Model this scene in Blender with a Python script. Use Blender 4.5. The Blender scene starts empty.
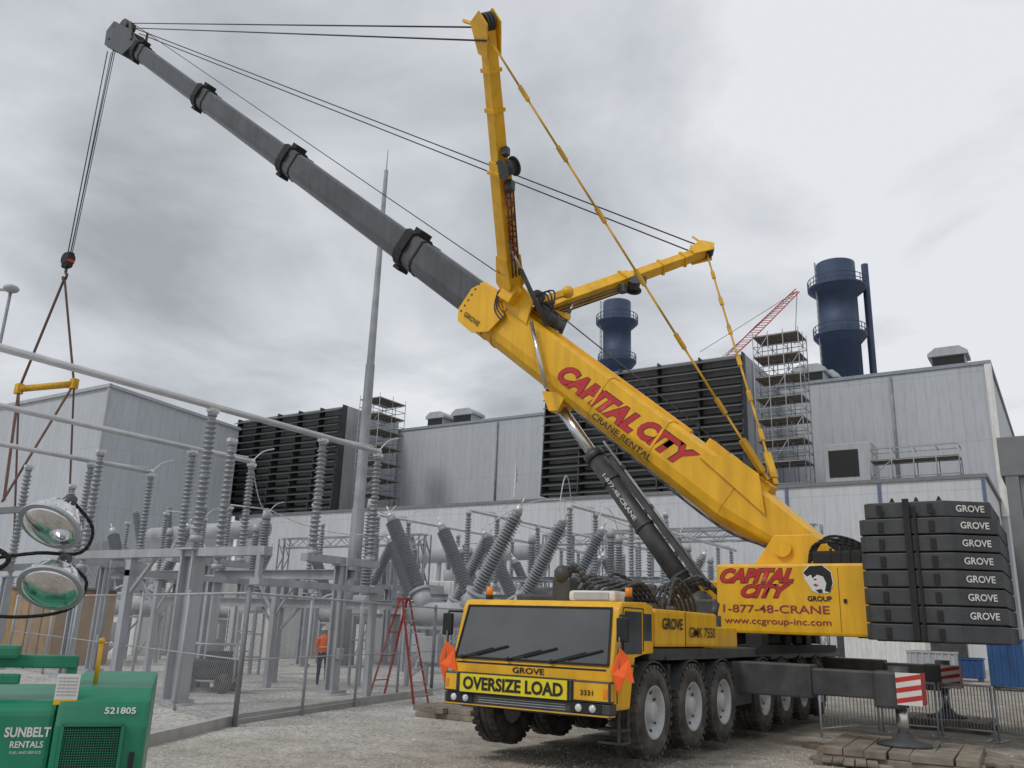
import bpy,bmesh,math,random
from mathutils import Vector as V, Matrix
random.seed(4)
sc=bpy.context.scene
rad=math.radians
cos,sin,pi=math.cos,math.sin,math.pi
Z=V((0,0,1))
# ---------------------------------------------------------------- camera (site grid: x,y = building axes)
YAW,PIT,ROL,FPX=rad(33),rad(15.75),rad(2.0),858.0
CAM=V((0,0,2.0))
R0=V((cos(YAW),sin(YAW),0)); FH=V((-sin(YAW),cos(YAW),0))
fwd=FH*cos(PIT)+Z*sin(PIT); up0=Z*cos(PIT)-FH*sin(PIT)
rgt=R0*cos(ROL)+up0*sin(ROL); upv=up0*cos(ROL)-R0*sin(ROL)
cd=bpy.data.cameras.new('camera'); cam=bpy.data.objects.new('camera',cd); sc.collection.objects.link(cam)
m=Matrix.Identity(4)
for i in range(3):
    m[i][0]=rgt[i]; m[i][1]=upv[i]; m[i][2]=-fwd[i]; m[i][3]=CAM[i]
cam.matrix_world=m
cd.sensor_width=36; cd.lens=FPX/1024*36; cd.clip_end=5000; cd.clip_start=.1
sc.camera=cam
# survey helpers: sight lines from the survey point met with site planes
def ray(x,y): return fwd+rgt*((x-512)/FPX)+upv*((384-y)/FPX)
def on_x(x,y,c): r=ray(x,y); return CAM+r*((c-CAM.x)/r.x)
def on_y(x,y,c): r=ray(x,y); return CAM+r*((c-CAM.y)/r.y)
def on_z(x,y,c=0): r=ray(x,y); return CAM+r*((c-CAM.z)/r.z)
def at_d(x,y,d): r=ray(x,y); return CAM+r*(d/r.dot(FH))
# ---------------------------------------------------------------- materials
def nd(nt,t,**k):
    n=nt.nodes.new(t)
    for a,b in k.items(): setattr(n,a,b)
    return n
def mat(name,col,rough=.5,metal=0.,var=.12,scale=2.,bump=0.,bscale=60.,streak=0.,spec=.5,dust=0.):
    m=bpy.data.materials.new(name); m.use_nodes=True; nt=m.node_tree; L=nt.links.new
    p=nt.nodes['Principled BSDF']
    p.inputs['Roughness'].default_value=rough; p.inputs['Metallic'].default_value=metal
    p.inputs['Specular IOR Level'].default_value=spec
    tc=nd(nt,'ShaderNodeTexCoord')
    n=nd(nt,'ShaderNodeTexNoise'); n.inputs['Scale'].default_value=scale; n.inputs['Detail'].default_value=6
    L(tc.outputs['Object'],n.inputs['Vector'])
    r=nd(nt,'ShaderNodeValToRGB')
    r.color_ramp.elements[0].position=.3; r.color_ramp.elements[1].position=.7
    r.color_ramp.elements[0].color=tuple(c*(1-var) for c in col)+(1,)
    r.color_ramp.elements[1].color=tuple(min(1,c*(1+var)) for c in col)+(1,)
    L(n.outputs['Fac'],r.inputs['Fac']); out=r.outputs['Color']
    if streak:
        mp=nd(nt,'ShaderNodeMapping'); mp.inputs['Scale'].default_value=(3,3,.35)
        L(tc.outputs['Object'],mp.inputs['Vector'])
        n2=nd(nt,'ShaderNodeTexNoise'); n2.inputs['Scale'].default_value=1.3; n2.inputs['Detail'].default_value=8
        L(mp.outputs['Vector'],n2.inputs['Vector'])
        r2=nd(nt,'ShaderNodeValToRGB'); r2.color_ramp.elements[0].position=.42; r2.color_ramp.elements[1].position=.75
        r2.color_ramp.elements[0].color=(1,1,1,1); g=1-streak; r2.color_ramp.elements[1].color=(g,g*.97,g*.93,1)
        L(n2.outputs['Fac'],r2.inputs['Fac'])
        mx=nd(nt,'ShaderNodeMix',data_type='RGBA',blend_type='MULTIPLY'); mx.inputs['Factor'].default_value=1
        L(out,mx.inputs[6]); L(r2.outputs['Color'],mx.inputs[7]); out=mx.outputs[2]
    if dust:
        n3=nd(nt,'ShaderNodeTexNoise'); n3.inputs['Scale'].default_value=3.5; n3.inputs['Detail'].default_value=8
        L(tc.outputs['Object'],n3.inputs['Vector'])
        r3=nd(nt,'ShaderNodeMapRange'); r3.inputs['From Min'].default_value=.4; r3.inputs['From Max'].default_value=.7; r3.inputs['To Max'].default_value=dust
        L(n3.outputs['Fac'],r3.inputs['Value'])
        mx=nd(nt,'ShaderNodeMix',data_type='RGBA'); L(r3.outputs['Result'],mx.inputs[0]); L(out,mx.inputs[6]); mx.inputs[7].default_value=(.26,.23,.19,1); out=mx.outputs[2]
    L(out,p.inputs['Base Color'])
    rr=nd(nt,'ShaderNodeMapRange'); rr.inputs['To Min'].default_value=max(.03,rough-.1); rr.inputs['To Max'].default_value=min(1,rough+.15)
    L(n.outputs['Fac'],rr.inputs['Value']); L(rr.outputs['Result'],p.inputs['Roughness'])
    if bump:
        b=nd(nt,'ShaderNodeTexNoise'); b.inputs['Scale'].default_value=bscale; b.inputs['Detail'].default_value=4
        L(tc.outputs['Object'],b.inputs['Vector'])
        bn=nd(nt,'ShaderNodeBump'); bn.inputs['Strength'].default_value=bump; bn.inputs['Distance'].default_value=.02
        L(b.outputs['Fac'],bn.inputs['Height']); L(bn.outputs['Normal'],p.inputs['Normal'])
    return m
YEL=mat('yellow_paint',(.84,.46,.016),.34,0,.07,1.2,streak=.22)
YEL2=mat('weathered_yellow_paint',(.66,.36,.015),.5,0,.15,3,streak=.35)
BOOMG=mat('boom_grey_paint',(.075,.08,.09),.33,0,.2,1.0,streak=.3)
DARK=mat('dark_grey_paint',(.05,.053,.058),.5,0,.25,2,streak=.3,dust=.12)
CWM=mat('counterweight_paint',(.05,.054,.06),.5,0,.2,1.5,bump=.1,streak=.2,dust=.08)
BLACK=mat('black_rubber',(.018,.018,.019),.75,0,.3,6,bump=.1)
TYRE=mat('tyre_rubber',(.045,.042,.038),.85,0,.35,5,bump=.2,dust=.45)
RIM=mat('rim_paint',(.52,.53,.54),.45,.1,.2,4,streak=.25,dust=.3)
CHROME=mat('polished_steel',(.6,.6,.6),.2,.95,.05)
GALV=mat('galvanised_steel',(.39,.41,.44),.5,.15,.15,1.5,streak=.2)
GALVD=mat('dull_galvanised_steel',(.28,.295,.315),.6,.15,.2,1.5,streak=.2)
ALU=mat('aluminium_tube',(.62,.63,.65),.36,.45,.1,2)
PORC=mat('grey_porcelain',(.25,.27,.29),.33,0,.1,3)
GLASS=mat('dark_glass',(.055,.062,.066),.07,0,.3,1.2,spec=1.0)
WHITE=mat('white_paint',(.74,.74,.72),.5,0,.06,2,streak=.2)
RED=mat('red_lettering',(.50,.02,.03),.5,0,.1)
MAROON=mat('dark_red_lettering',(.25,.03,.05),.5,0,.1)
REDP=mat('red_paint',(.50,.03,.02),.5,0,.15)
LADR=mat('faded_red_fibreglass',(.34,.045,.035),.6,0,.2)
ORANGE=mat('orange_cloth',(.9,.13,.02),.8,0,.1,8)
ROPE=mat('wire_rope',(.06,.06,.062),.6,.3,.1)
SLING=mat('brown_sling',(.13,.07,.05),.8,0,.2,6)
CONC=mat('concrete',(.40,.395,.38),.85,0,.15,1.5,bump=.2,streak=.15)
WOOD=mat('weathered_timber',(.23,.195,.155),.85,0,.45,2.5,bump=.3,bscale=20,streak=.35,dust=.4)
PLY=mat('plywood_brown',(.33,.20,.09),.75,0,.2,2,streak=.3)
GREEN=mat('green_machine_paint',(.006,.23,.12),.35,0,.12,3,streak=.15,dust=.1)
BLUE=mat('stack_blue_paint',(.04,.065,.125),.55,0,.15,.4,streak=.3)
BLUEC=mat('container_blue',(.025,.09,.25),.5,0,.15,1,streak=.3)
LOUV=mat('louvre_dark',(.05,.053,.055),.55,0,.2,.3)
GREY=mat('grey_cladding_plain',(.42,.435,.46),.5,0,.1,.2,streak=.15)
TRIMB=mat('blue_trim',(.10,.15,.25),.5)
TRIMG=mat('roof_edge_trim',(.26,.29,.34),.5)
ROOF=mat('roof_grey',(.19,.195,.20),.7)
SKIN=mat('skin',(.45,.26,.18),.6)
JEAN=mat('denim',(.04,.05,.09),.85,0,.2,20)
VEST=mat('orange_workwear',(.95,.16,.02),.75,0,.12,12)
AMBER=mat('amber_lens',(.8,.25,.02),.25)
REFL=mat('lamp_reflector',(.78,.79,.80),.12,.95,.05)
LGLASS=mat('lamp_glass',(.62,.66,.66),.1,0,.3,9)
LENS=mat('floodlight_lens',(.74,.75,.76),.08,.92,.12,9,bump=.06,bscale=9)
LSH=mat('lettering_shadow',(.12,.03,.01),.6)

def cladding(name,col,period=.9):
    m=mat(name,col,.5,0,.05,.12,streak=.12); nt=m.node_tree; L=nt.links.new
    tc=nd(nt,'ShaderNodeTexCoord'); sx=nd(nt,'ShaderNodeSeparateXYZ'); L(tc.outputs['Object'],sx.inputs[0])
    ad=nd(nt,'ShaderNodeMath',operation='ADD'); L(sx.outputs[0],ad.inputs[0]); L(sx.outputs[1],ad.inputs[1])
    dv=nd(nt,'ShaderNodeMath',operation='DIVIDE'); L(ad.outputs[0],dv.inputs[0]); dv.inputs[1].default_value=period
    fr=nd(nt,'ShaderNodeMath',operation='FRACT'); L(dv.outputs[0],fr.inputs[0])
    lt=nd(nt,'ShaderNodeMath',operation='LESS_THAN'); L(fr.outputs[0],lt.inputs[0]); lt.inputs[1].default_value=.16
    p=nt.nodes['Principled BSDF']; src=p.inputs['Base Color'].links[0].from_socket
    fl=nd(nt,'ShaderNodeMath',operation='FLOOR'); L(dv.outputs[0],fl.inputs[0])
    wn=nd(nt,'ShaderNodeTexWhiteNoise',noise_dimensions='1D'); L(fl.outputs[0],wn.inputs['W'])
    mr=nd(nt,'ShaderNodeMapRange'); L(wn.outputs['Value'],mr.inputs['Value']); mr.inputs['To Min'].default_value=.96; mr.inputs['To Max'].default_value=1.02
    mm=nd(nt,'ShaderNodeMath',operation='MULTIPLY'); L(lt.outputs[0],mm.inputs[0]); mm.inputs[1].default_value=.07
    sb=nd(nt,'ShaderNodeMath',operation='SUBTRACT'); L(mr.outputs[0],sb.inputs[0]); L(mm.outputs[0],sb.inputs[1])
    dz=nd(nt,'ShaderNodeMath',operation='DIVIDE'); L(sx.outputs[2],dz.inputs[0]); dz.inputs[1].default_value=6.7
    fz=nd(nt,'ShaderNodeMath',operation='FRACT'); L(dz.outputs[0],fz.inputs[0])
    lz=nd(nt,'ShaderNodeMath',operation='LESS_THAN'); L(fz.outputs[0],lz.inputs[0]); lz.inputs[1].default_value=.014
    mz=nd(nt,'ShaderNodeMath',operation='MULTIPLY'); L(lz.outputs[0],mz.inputs[0]); mz.inputs[1].default_value=.12
    s2=nd(nt,'ShaderNodeMath',operation='SUBTRACT'); L(sb.outputs[0],s2.inputs[0]); L(mz.outputs[0],s2.inputs[1])
    mx=nd(nt,'ShaderNodeMix',data_type='RGBA',blend_type='MULTIPLY'); mx.inputs['Factor'].default_value=1
    L(src,mx.inputs[6]); L(s2.outputs[0],mx.inputs[7]); L(mx.outputs[2],p.inputs['Base Color'])
    return m
CLAD=cladding('light_metal_cladding',(.47,.495,.53),1.0)
CLADD=cladding('grey_metal_cladding',(.48,.51,.55),1.0)
CLADW=cladding('white_metal_cladding',(.57,.59,.62),1.0)

def chain_mat():
    m=bpy.data.materials.new('chain_link_wire'); m.use_nodes=True; nt=m.node_tree; L=nt.links.new
    p=nt.nodes['Principled BSDF']; p.inputs['Base Color'].default_value=(.42,.43,.44,1); p.inputs['Metallic'].default_value=.2; p.inputs['Roughness'].default_value=.5
    tc=nd(nt,'ShaderNodeTexCoord'); sx=nd(nt,'ShaderNodeSeparateXYZ'); L(tc.outputs['UV'],sx.inputs[0])
    res=[]
    for op in('ADD','SUBTRACT'):
        a=nd(nt,'ShaderNodeMath',operation=op); L(sx.outputs[0],a.inputs[0]); L(sx.outputs[1],a.inputs[1])
        d=nd(nt,'ShaderNodeMath',operation='DIVIDE'); L(a.outputs[0],d.inputs[0]); d.inputs[1].default_value=.10
        f=nd(nt,'ShaderNodeMath',operation='FRACT'); L(d.outputs[0],f.inputs[0])
        l=nd(nt,'ShaderNodeMath',operation='LESS_THAN'); L(f.outputs[0],l.inputs[0]); l.inputs[1].default_value=.10; res.append(l)
    mxx=nd(nt,'ShaderNodeMath',operation='MAXIMUM'); L(res[0].outputs[0],mxx.inputs[0]); L(res[1].outputs[0],mxx.inputs[1])
    L(mxx.outputs[0],p.inputs['Alpha']); return m
CHAIN=chain_mat()

def ground_mat():
    m=bpy.data.materials.new('gravel_ground'); m.use_nodes=True; nt=m.node_tree; L=nt.links.new
    p=nt.nodes['Principled BSDF']; p.inputs['Roughness'].default_value=.95; p.inputs['Specular IOR Level'].default_value=.2
    tc=nd(nt,'ShaderNodeTexCoord')
    def noise(s,d=6):
        n=nd(nt,'ShaderNodeTexNoise'); n.inputs['Scale'].default_value=s; n.inputs['Detail'].default_value=d; L(tc.outputs['Object'],n.inputs['Vector']); return n
    def vor(s):
        n=nd(nt,'ShaderNodeTexVoronoi'); n.inputs['Scale'].default_value=s; L(tc.outputs['Object'],n.inputs['Vector']); return n
    v1=vor(20); v2=vor(38)
    r=nd(nt,'ShaderNodeValToRGB'); e=r.color_ramp.elements
    e[0].color=(.32,.315,.305,1); e[1].color=(.68,.67,.65,1); e[0].position=.05; e[1].position=.95
    sx=nd(nt,'ShaderNodeSeparateColor'); L(v1.outputs['Color'],sx.inputs[0]); L(sx.outputs[0],r.inputs['Fac'])
    so=nd(nt,'ShaderNodeSeparateXYZ'); L(tc.outputs['Object'],so.inputs[0])
    n1=noise(.35,5); n2=noise(2.2,8)
    ma=nd(nt,'ShaderNodeMath',operation='MULTIPLY_ADD'); L(n1.outputs['Fac'],ma.inputs[0]); ma.inputs[1].default_value=9; L(so.outputs[0],ma.inputs[2])
    mr=nd(nt,'ShaderNodeMapRange'); L(ma.outputs[0],mr.inputs['Value']); mr.inputs['From Min'].default_value=-9.5; mr.inputs['From Max'].default_value=-4
    dr=nd(nt,'ShaderNodeValToRGB'); d=dr.color_ramp.elements; d[0].color=(.25,.21,.165,1); d[1].color=(.45,.405,.335,1); d[0].position=.35; d[1].position=.68
    L(n2.outputs['Fac'],dr.inputs['Fac'])
    mf=nd(nt,'ShaderNodeMath',operation='MULTIPLY'); L(mr.outputs[0],mf.inputs[0]); mf.inputs[1].default_value=.8
    mx=nd(nt,'ShaderNodeMix',data_type='RGBA'); L(mf.outputs[0],mx.inputs[0]); L(r.outputs['Color'],mx.inputs[6]); L(dr.outputs['Color'],mx.inputs[7])
    n3=noise(.9,9); r3=nd(nt,'ShaderNodeValToRGB'); q=r3.color_ramp.elements; q[0].position=.3; q[1].position=.7; q[0].color=(.76,.75,.73,1); q[1].color=(1.1,1.09,1.06,1)
    L(n3.outputs['Fac'],r3.inputs['Fac'])
    mu=nd(nt,'ShaderNodeMix',data_type='RGBA',blend_type='MULTIPLY'); mu.inputs[0].default_value=1; L(mx.outputs[2],mu.inputs[6]); L(r3.outputs['Color'],mu.inputs[7])
    L(mu.outputs[2],p.inputs['Base Color'])
    ad=nd(nt,'ShaderNodeMath',operation='ADD'); L(v1.outputs['Distance'],ad.inputs[0]); L(v2.outputs['Distance'],ad.inputs[1])
    b=nd(nt,'ShaderNodeBump'); b.invert=True; b.inputs['Strength'].default_value=.55; b.inputs['Distance'].default_value=.022; L(ad.outputs[0],b.inputs['Height'])
    n4=noise(.6,4); b2=nd(nt,'ShaderNodeBump'); b2.inputs['Strength'].default_value=.6; b2.inputs['Distance'].default_value=.3; L(n4.outputs['Fac'],b2.inputs['Height'])
    L(b2.outputs['Normal'],b.inputs['Normal']); L(b.outputs['Normal'],p.inputs['Normal'])
    return m
GROUND=ground_mat()

# ---------------------------------------------------------------- mesh builder
class MB:
    def __init__(s,mt): s.bm=bmesh.new(); s.mats=[mt]; s.cur=0
    def use(s,mt):
        if mt not in s.mats: s.mats.append(mt)
        s.cur=s.mats.index(mt); return s
    def _mark(s,vs,smooth=False):
        fs=set(f for v in vs for f in v.link_faces)
        for f in fs:
            f.material_index=s.cur
            if smooth and len(f.verts)==4: f.smooth=True
        return fs
    def box(s,c,d,bev=0,rot=None):
        M=Matrix.Translation(V(c))@(rot.to_4x4() if rot else Matrix.Identity(4))@Matrix.Diagonal((d[0],d[1],d[2],1))
        r=bmesh.ops.create_cube(s.bm,size=1,matrix=M); s._mark(r['verts'])
        if bev:
            es=list(set(e for v in r['verts'] for e in v.link_edges))
            bmesh.ops.bevel(s.bm,geom=es,offset=bev,segments=2,profile=.6,affect='EDGES',clamp_overlap=True)
        return s
    def lh(s,lo,hi,bev=0):
        lo,hi=V(lo),V(hi); return s.box((lo+hi)/2,[abs(hi[i]-lo[i]) for i in range(3)],bev)
    def frame(s,p,q,up=Z):
        p,q=V(p),V(q); z=(q-p).normalized(); up=V(up)
        x=up.cross(z)
        if x.length<1e-4: x=V((1,0,0)).cross(z)
        if x.length<1e-4: x=V((0,1,0)).cross(z)
        x.normalize(); y=z.cross(x); return x,y,z
    def beam(s,p,q,w,h=None,up=Z,w2=None,h2=None,bev=0):
        h=h or w; w2=w2 or w; h2=h2 or h
        x,y,z=s.frame(p,q,up); p,q=V(p),V(q); vs=[]
        for c,a,b in((p,w,h),(q,w2,h2)):
            for i,j in((-1,-1),(1,-1),(1,1),(-1,1)): vs.append(s.bm.verts.new(c+x*a/2*i+y*b/2*j))
        for f in((0,1,2,3),(7,6,5,4),(0,4,5,1),(1,5,6,2),(2,6,7,3),(3,7,4,0)): s.bm.faces.new([vs[k] for k in f])
        s._mark(vs)
        if bev:
            es=list(set(e for v in vs for e in v.link_edges)); bmesh.ops.bevel(s.bm,geom=es,offset=bev,segments=2,profile=.6,affect='EDGES',clamp_overlap=True)
        return s
    def cyl(s,p,q,r,r2=None,seg=12,caps=True):
        p,q=V(p),V(q); x,y,z=s.frame(p,q); M=Matrix.Identity(4)
        c=(p+q)/2
        for i in range(3): M[i][0]=x[i];M[i][1]=y[i];M[i][2]=z[i];M[i][3]=c[i]
        rr=bmesh.ops.create_cone(s.bm,cap_ends=caps,segments=seg,radius1=r,radius2=r if r2 is None else r2,depth=(q-p).length,matrix=M)
        s._mark(rr['verts'],True); return s
    def tube(s,pts,r,seg=8):
        for a,b in zip(pts,pts[1:]): s.cyl(a,b,r,seg=seg)
        for a in pts[1:-1]: s.ball(a,r*1.0,6)
        return s
    def curve(s,pts,r,seg=7,n=5):
        P=[V(p) for p in pts]; P=[P[0]]+P+[P[-1]]; out=[]
        for i in range(1,len(P)-2):
            for k in range(n):
                t=k/n; a,b,c,d=P[i-1],P[i],P[i+1],P[i+2]
                out.append(.5*((2*b)+(c-a)*t+(2*a-5*b+4*c-d)*t*t+(3*b-a-3*c+d)*t**3))
        out.append(P[-1]); return s.tube(out,r,seg)
    def ball(s,c,r,seg=10,sc_=(1,1,1)):
        M=Matrix.Translation(V(c))@Matrix.Diagonal((r*sc_[0],r*sc_[1],r*sc_[2],1))
        rr=bmesh.ops.create_uvsphere(s.bm,u_segments=seg,v_segments=max(4,seg//2+1),radius=1,matrix=M)
        for f in s._mark(rr['verts']): f.smooth=True
        return s
    def lathe(s,prof,c,ax=Z,seg=16,smooth=True,closed=False):
        c=V(c); x,y,z=s.frame(c,c+V(ax)); rings=[]
        for r,h in prof: rings.append([s.bm.verts.new(c+z*h+(x*cos(2*pi*k/seg)+y*sin(2*pi*k/seg))*max(r,.0005)) for k in range(seg)])
        fs=[]
        pr=list(zip(rings,rings[1:]))
        if closed: pr.append((rings[-1],rings[0]))
        for a,b in pr:
            for k in range(seg): fs.append(s.bm.faces.new((a[k],a[(k+1)%seg],b[(k+1)%seg],b[k])))
        if not closed: fs.append(s.bm.faces.new(rings[0][::-1])); fs.append(s.bm.faces.new(rings[-1]))
        for f in fs: f.material_index=s.cur; f.smooth=smooth and len(f.verts)==4
        return s
    def prism(s,pts,vec,bev=0):
        pts=[V(p) for p in pts]; vec=V(vec); n=len(pts)
        a=[s.bm.verts.new(p) for p in pts]; b=[s.bm.verts.new(p+vec) for p in pts]
        s.bm.faces.new(a[::-1]); s.bm.faces.new(b)
        for k in range(n): s.bm.faces.new((a[k],a[(k+1)%n],b[(k+1)%n],b[k]))
        s._mark(a+b)
        if bev:
            es=list(set(e for v in a+b for e in v.link_edges)); bmesh.ops.bevel(s.bm,geom=es,offset=bev,segments=2,profile=.6,affect='EDGES',clamp_overlap=True)
        return s
    def face(s,pts):
        vs=[s.bm.verts.new(V(p)) for p in pts]; f=s.bm.faces.new(vs); f.material_index=s.cur; return s
W={}
LOC=set()
def finish(mb,name,org):
    bm=mb.bm
    bmesh.ops.recalc_face_normals(bm,faces=bm.faces)
    if org: bmesh.ops.translate(bm,verts=bm.verts,vec=-V(org))
    me=bpy.data.meshes.new(name); bm.to_mesh(me); bm.free()
    for m_ in mb.mats: me.materials.append(m_)
    return me
def tag(o,label,cat,group=None,kind=None):
    if label:o['label']=label
    if cat:o['category']=cat
    if group:o['group']=group
    if kind:o['kind']=kind
def thing(name,label,cat,loc=(0,0,0),rot=None,group=None):
    o=bpy.data.objects.new(name,None); o.empty_display_size=.3; sc.collection.objects.link(o)
    o.location=V(loc)
    if rot is not None: o.rotation_euler[2]=rot; LOC.add(o.name)
    W[o.name]=V(loc); tag(o,label,cat,group); return o
def part(mb,name,parent,label=None,org=None):
    loc=parent.name in LOC
    pw=V((0,0,0)) if loc else W[parent.name]
    wo=V(org) if org is not None else pw
    o=bpy.data.objects.new(name,finish(mb,name,wo)); sc.collection.objects.link(o)
    o.parent=parent; o.location=wo-pw; W[o.name]=wo
    if loc and org is None: LOC.add(o.name)
    if label:o['label']=label
    return o
def solo(mb,name,label,cat,org=(0,0,0),kind=None,group=None):
    o=bpy.data.objects.new(name,finish(mb,name,V(org))); sc.collection.objects.link(o); o.location=V(org); W[o.name]=V(org); tag(o,label,cat,group,kind); return o
def kids(o): return [c for c in bpy.data.objects if c.parent==o]
def dup(o,loc=None,rotz=None,parent=None,label=None):
    n=o.copy(); sc.collection.objects.link(n)
    if loc is not None: n.location=V(loc)
    if rotz is not None: n.rotation_euler[2]=rotz
    if parent: n.parent=parent
    if label: n['label']=label
    for c in kids(o): 
        if c is not n: dup(c,parent=n)
    return n
def text(body,parent,c,xd,yd,w,h,mt,shear=0,bold=0.,ext=.004,name='lettering',out=.004):
    cu=bpy.data.curves.new('lettering','FONT'); cu.body=body; cu.size=1; cu.extrude=0; cu.shear=shear; cu.offset=bold; cu.resolution_u=3
    to=bpy.data.objects.new('tmp_text',cu); sc.collection.objects.link(to)
    dg=bpy.context.evaluated_depsgraph_get(); dg.update()
    me=bpy.data.meshes.new_from_object(to.evaluated_get(dg)); bpy.data.objects.remove(to); bpy.data.curves.remove(cu)
    xs=[v.co.x for v in me.vertices]; ys=[v.co.y for v in me.vertices]
    x0,x1,y0,y1=min(xs),max(xs),min(ys),max(ys)
    if w is None: w=h*(x1-x0)/(y1-y0)
    xd=V(xd).normalized(); yd=V(yd).normalized(); n=xd.cross(yd); c=V(c)
    loc=parent.name in LOC; pw=V((0,0,0)) if loc else W[parent.name]
    for v in me.vertices:
        v.co=c+xd*((v.co.x-(x0+x1)/2)*w/(x1-x0))+yd*((v.co.y-(y0+y1)/2)*h/(y1-y0))+n*out-pw
    me.materials.clear(); me.materials.append(mt)
    o=bpy.data.objects.new(name,me); sc.collection.objects.link(o); o.parent=parent; return o

# ---------------------------------------------------------------- sky and light
w=bpy.data.worlds.new('World'); sc.world=w; w.use_nodes=True; nt=w.node_tree; nt.nodes.clear(); L=nt.links.new
SUNEL,SUNAZ=rad(50),rad(200)
sky=nd(nt,'ShaderNodeTexSky',sky_type='NISHITA'); sky.sun_disc=False; sky.sun_elevation=SUNEL; sky.sun_rotation=SUNAZ
b1=nd(nt,'ShaderNodeBackground'); b1.inputs[1].default_value=.1; L(sky.outputs[0],b1.inputs[0])
tc=nd(nt,'ShaderNodeTexCoord'); sx=nd(nt,'ShaderNodeSeparateXYZ'); L(tc.outputs['Generated'],sx.inputs[0])
az=nd(nt,'ShaderNodeMath',operation='ADD'); L(sx.outputs[2],az.inputs[0]); az.inputs[1].default_value=.22
mxz=nd(nt,'ShaderNodeMath',operation='MAXIMUM'); L(az.outputs[0],mxz.inputs[0]); mxz.inputs[1].default_value=.1
cb=nd(nt,'ShaderNodeCombineXYZ')
for i in(0,1):
    dv=nd(nt,'ShaderNodeMath',operation='DIVIDE'); L(sx.outputs[i],dv.inputs[0]); L(mxz.outputs[0],dv.inputs[1]); L(dv.outputs[0],cb.inputs[i])
cb.inputs[2].default_value=.77
n=nd(nt,'ShaderNodeTexNoise'); n.inputs['Scale'].default_value=1.9; n.inputs['Detail'].default_value=9; n.inputs['Roughness'].default_value=.54; n.inputs['Distortion'].default_value=.35
L(cb.outputs[0],n.inputs['Vector'])
n2=nd(nt,'ShaderNodeTexNoise'); n2.inputs['Scale'].default_value=.8; n2.inputs['Detail'].default_value=3; L(cb.outputs[0],n2.inputs['Vector'])
mxn=nd(nt,'ShaderNodeMath',operation='ADD'); L(n.outputs['Fac'],mxn.inputs[0]); L(n2.outputs['Fac'],mxn.inputs[1])
hf=nd(nt,'ShaderNodeMath',operation='MULTIPLY'); L(mxn.outputs[0],hf.inputs[0]); hf.inputs[1].default_value=.5
r=nd(nt,'ShaderNodeValToRGB'); e=r.color_ramp.elements
e[0].position=.38; e[0].color=(.38,.40,.43,1); e[1].position=.59; e[1].color=(.80,.82,.85,1)
x_=e.new(.48); x_.color=(.57,.595,.63,1)
L(hf.outputs[0],r.inputs['Fac'])
b2=nd(nt,'ShaderNodeBackground'); b2.inputs[1].default_value=1.03; L(r.outputs[0],b2.inputs[0])
ms=nd(nt,'ShaderNodeMixShader'); ms.inputs[0].default_value=.93; L(b1.outputs[0],ms.inputs[1]); L(b2.outputs[0],ms.inputs[2])
wo=nd(nt,'ShaderNodeOutputWorld'); L(ms.outputs[0],wo.inputs[0])
sd=bpy.data.lights.new('sun','SUN'); sd.energy=1.2; sd.angle=rad(14); sd.color=(1,.97,.93)
so=bpy.data.objects.new('sun',sd); sc.collection.objects.link(so)
sdir=V((sin(SUNAZ)*cos(SUNEL),cos(SUNAZ)*cos(SUNEL),sin(SUNEL)))
so.rotation_euler=sdir.to_track_quat('Z','Y').to_euler(); so.location=(0,0,60)
sc.view_settings.view_transform='Standard'; sc.view_settings.look='None'; sc.view_settings.exposure=0

# ---------------------------------------------------------------- ground
g=MB(GROUND); g.face([(-1500,-1500,0),(1500,-1500,0),(1500,1500,0),(-1500,1500,0)]); solo(g,'ground','grey gravel and brown dirt ground of a plant yard','ground',kind='structure')
vs=[];fs=[]
ico=[(0,0,.6),(.9,0,0),(0,.8,.05),(-.85,.1,0),(.1,-.9,0),(.5,.5,.4)]
ff=[(0,1,5),(0,5,2),(0,2,3),(0,3,4),(0,4,1),(1,2,5)]
for i in range(8500):
    px=random.uniform(150,1024); py=768-74*random.random()**1.3
    p=on_z(px,py,0); s_=random.uniform(.008,.024)*(1 if random.random()<.97 else 1.8); a=random.random()*6.28; k=len(vs)
    for q in ico: vs.append((p.x+s_*(q[0]*cos(a)-q[1]*sin(a)),p.y+s_*(q[0]*sin(a)+q[1]*cos(a)),s_*q[2]*random.uniform(.7,1.2)))
    fs+=[tuple(k+j for j in f) for f in ff]
me=bpy.data.meshes.new('loose_gravel'); me.from_pydata(vs,[],fs)
STONE=mat('loose_stone',(.42,.41,.38),.9,0,.4,7); me.materials.append(STONE)
o=bpy.data.objects.new('loose_gravel',me); sc.collection.objects.link(o); tag(o,'loose light grey stones lying on the yard','gravel',kind='stuff')

# ---------------------------------------------------------------- big buildings
HZ=27.5
hall=thing('turbine_hall','tall light grey metal clad power plant hall with flat roof','building',(-40,89.4,0))
g=MB(CLAD); g.lh((-78,89.4,0),(-4.3,128,HZ)); part(g,'wall',hall)
g=MB(TRIMG); g.lh((-78.1,89.25,HZ-.05),(-4.1,128.1,HZ+.28)); 
g.use(WHITE).lh((-4.7,89.2,13),(-4.1,89.55,HZ-.1)); part(g,'roof_trim',hall)
for xx in(-13,-32,-60): g=MB(GALVD); g.cyl((xx,89.25,14),(xx,89.25,HZ-.3),.12,seg=8); part(g,'downpipe',hall)
low=thing('low_plant_building','long low white metal clad annex with blue corner trim','building',(-40,75,0))
g=MB(CLADW); g.lh((-90,75,0),(-4.8,89.2,14.3)); part(g,'wall',low)
g=MB(ROOF); g.lh((-90.1,74.85,14.3),(-4.6,89.2,14.6)); part(g,'roof_edge',low)
for xx in(-4.95,-12.5,-20): g=MB(TRIMB); g.lh((xx-.12,74.86,0),(xx+.12,74.99,14.25)); part(g,'corner_trim',low)
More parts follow.
